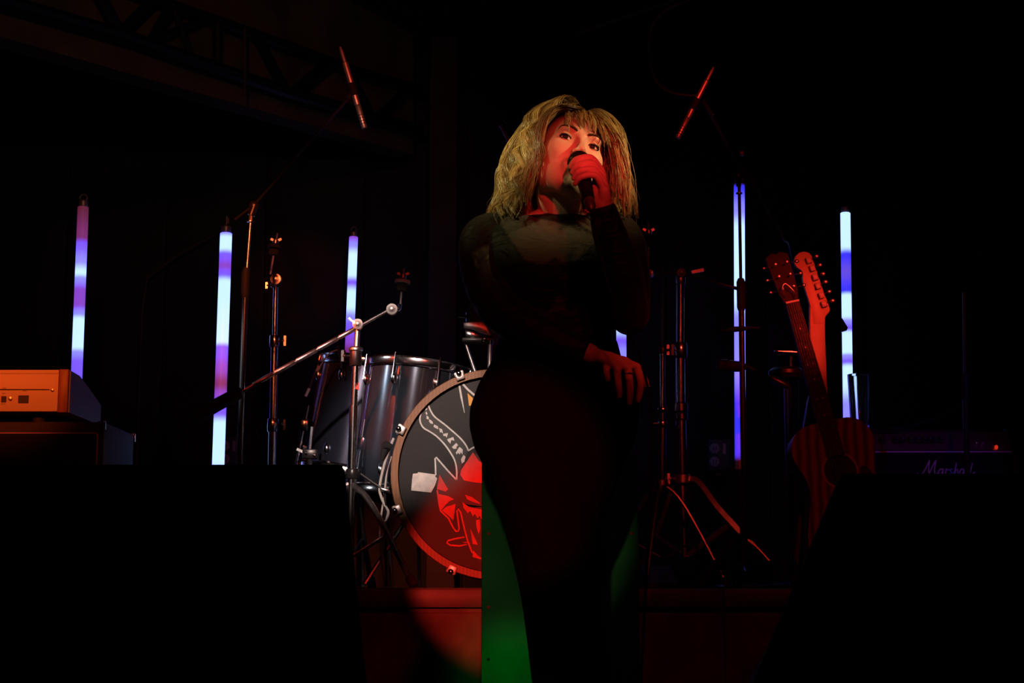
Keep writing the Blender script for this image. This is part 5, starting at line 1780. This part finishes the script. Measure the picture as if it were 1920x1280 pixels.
    wf = sim(roots, d0, 12, .0062, rng.uniform(.004, .012, n), np.full(n, .20), rng.uniform(.001, .003, n), rng.uniform(.5, 1.0, n), rng.uniform(0, 6.28, n), np.zeros(n, bool))
    guides.append((wf, 'wisp'))

    verts, faces, along, tone = [], [], [], []
    base = 0
    K = 20
    for Pg, kind in guides:
        N, T, _ = Pg.shape
        W_ = (Pg * HS) @ HMn.T + np.array(HO)        # to the world
        if kind in ('bob', 'curtain'):
            # cut the bob at a ragged length
            zc = P(1060, 380, 3.45).z + rng.normal(0, .016, N)
            zc += np.where(W_[:, -1, 0] > HO.x + .02, .012, 0)
            out = np.empty((N, K, 3))
            for i in range(N):
                z = W_[i, :, 2]
                idx = np.where(z < zc[i])[0]
                e = idx[0] if len(idx) else T - 1
                e = max(e, 5)
                tt = np.linspace(0, e, K)
                for c_ in range(3):
                    out[i, :, c_] = np.interp(tt, np.arange(T), W_[i, :, c_])
            W_ = out
        else:
            out = np.empty((N, K, 3))
            for i in range(N):
                L_ = rng.uniform(.7, 1.0) * (T - 1)
                for c_ in range(3):
                    out[i, :, c_] = np.interp(np.linspace(0, L_, K), np.arange(T), W_[i, :, c_])
            W_ = out
        per = {'bob': 44, 'curtain': 30, 'wisp': 9}[kind]
        rad0 = {'bob': .0088, 'curtain': .0055, 'wisp': .0045}[kind]
        th0 = {'bob': .00058, 'curtain': .00052, 'wisp': .00042}[kind]
        tt = np.linspace(0, 1, K)
        for i in range(N):
            gpath = W_[i]
            gt = rng.uniform(.0, 1.0) ** 1.2
            tw = rng.uniform(-4, 4)
            for s_ in range(per):
                a = rng.uniform(0, 2 * pi)
                rr = rad0 * math.sqrt(rng.uniform(0, 1)) * rng.uniform(.7, 1.6)
                prof = rr * (.75 + .55 * np.sin(tt * pi * .9)) * (1 - .72 * tt ** 2)
                ang = a + tw * tt
                off = np.stack([np.cos(ang) * prof, np.sin(ang) * prof, .3 * np.sin(ang * 1.3) * prof], 1)
                fz = rng.normal(0, 1, 3) * .010 * (rng.uniform(0, 1) < .16)
                pth = gpath + off + fz * (tt ** 2)[:, None]
                # three-sided tapering strand
                tg = np.gradient(pth, axis=0)
                tg /= (np.linalg.norm(tg, axis=1, keepdims=True) + 1e-9)
                ref = np.array([.31, .95, .1])
                s1 = np.cross(tg, ref)
                s1 /= (np.linalg.norm(s1, axis=1, keepdims=True) + 1e-9)
                s2 = np.cross(tg, s1)
                w = th0 * rng.uniform(.7, 1.4) * (1 - .75 * tt ** 3)[:, None]
                ring = np.stack([pth + s1 * w, pth + (-.5 * s1 + .87 * s2) * w, pth + (-.5 * s1 - .87 * s2) * w], 1)
                verts.append(ring.reshape(-1, 3))
                along.append(np.repeat(tt, 3))
                tone.append(np.full(K * 3, np.clip(gt * .7 + rng.uniform(0, .3) + (.0 if kind == 'bob' else -.12), 0, 1)))
    V_ = np.concatenate(verts)
    ns = len(verts)
    f0 = []
    for k in range(K - 1):
        for j in range(3):
            f0.append((k * 3 + j, k * 3 + (j + 1) % 3, (k + 1) * 3 + (j + 1) % 3, (k + 1) * 3 + j))
    f0 = np.array(f0)
    Fc = (f0[None] + (np.arange(ns) * K * 3)[:, None, None]).reshape(-1, 4)
    # under-layer shell on the skull
    nu_, nv2 = 48, 24
    sv, sf = [], []
    for i in range(nv2 + 1):
        t_ = pi * .62 * i / nv2
        for j in range(nu_):
            a_ = 2 * pi * j / nu_
            q = np.array([0, .012, .035]) + np.array([sin(t_) * cos(a_) * .0755, sin(t_) * sin(a_) * .0955, cos(t_) * .083])
            sv.append(q)
    sv = np.array(sv)
    cut = (sv[:, 1] < -.030) & (sv[:, 2] < .082)
    for i in range(nv2):
        for j in range(nu_):
            q = (i * nu_ + j, i * nu_ + (j + 1) % nu_, (i + 1) * nu_ + (j + 1) % nu_, (i + 1) * nu_ + j)
            if not any(cut[list(q)]):
                sf.append(q)
    SV = (sv * HS) @ HMn.T + np.array(HO)
    sf = np.array(sf) + len(V_)
    off = np.array(WORLD0[root.name])
    allv = np.concatenate([V_, SV]) - off
    allf = np.concatenate([Fc, sf])
    me = bpy.data.meshes.new('hair')
    me.vertices.add(len(allv))
    me.vertices.foreach_set('co', allv.ravel())
    me.loops.add(allf.size)
    me.loops.foreach_set('vertex_index', allf.ravel().astype(np.int32))
    me.polygons.add(len(allf))
    me.polygons.foreach_set('loop_start', np.arange(0, allf.size, 4, dtype=np.int32))
    me.polygons.foreach_set('loop_total', np.full(len(allf), 4, dtype=np.int32))
    me.update(calc_edges=True)
    me.validate()
    at = me.attributes.new('along', 'FLOAT', 'POINT')
    at.data.foreach_set('value', np.concatenate([np.concatenate(along), np.full(len(SV), .05)]))
    at = me.attributes.new('tone', 'FLOAT', 'POINT')
    at.data.foreach_set('value', np.concatenate([np.concatenate(tone), np.full(len(SV), .2)]))
    me.polygons.foreach_set('use_smooth', [True] * len(me.polygons))
    m = bpy.data.materials.new('blond_hair')
    m.use_nodes = True
    nt = m.node_tree
    b = nt.nodes['Principled BSDF']
    b.inputs['Roughness'].default_value = .30
    b.inputs['Specular IOR Level'].default_value = .55
    a1 = nt.nodes.new('ShaderNodeAttribute')
    a1.attribute_name = 'along'
    a2 = nt.nodes.new('ShaderNodeAttribute')
    a2.attribute_name = 'tone'
    r1 = nt.nodes.new('ShaderNodeValToRGB')
    r1.color_ramp.elements[0].color = (.17, .09, .04, 1)
    r1.color_ramp.elements[1].color = (.85, .62, .26, 1)
    r2 = nt.nodes.new('ShaderNodeValToRGB')
    r2.color_ramp.elements[0].color = (.26, .19, .14, 1)
    r2.color_ramp.elements[1].position = .28
    r2.color_ramp.elements[1].color = (1, 1, 1, 1)
    mx = nt.nodes.new('ShaderNodeMixRGB')
    mx.blend_type = 'MULTIPLY'
    mx.inputs[0].default_value = 1
    nt.links.new(a2.outputs['Fac'], r1.inputs['Fac'])
    nt.links.new(a1.outputs['Fac'], r2.inputs['Fac'])
    nt.links.new(r1.outputs[0], mx.inputs[1])
    nt.links.new(r2.outputs[0], mx.inputs[2])
    nt.links.new(mx.outputs[0], b.inputs['Base Color'])
    me.materials.append(m)
    ob = bpy.data.objects.new('hair', me)
    C.objects.link(ob)
    ob.parent = root
    ob['label'] = 'wavy blond bob with a curtain fringe'


hair()
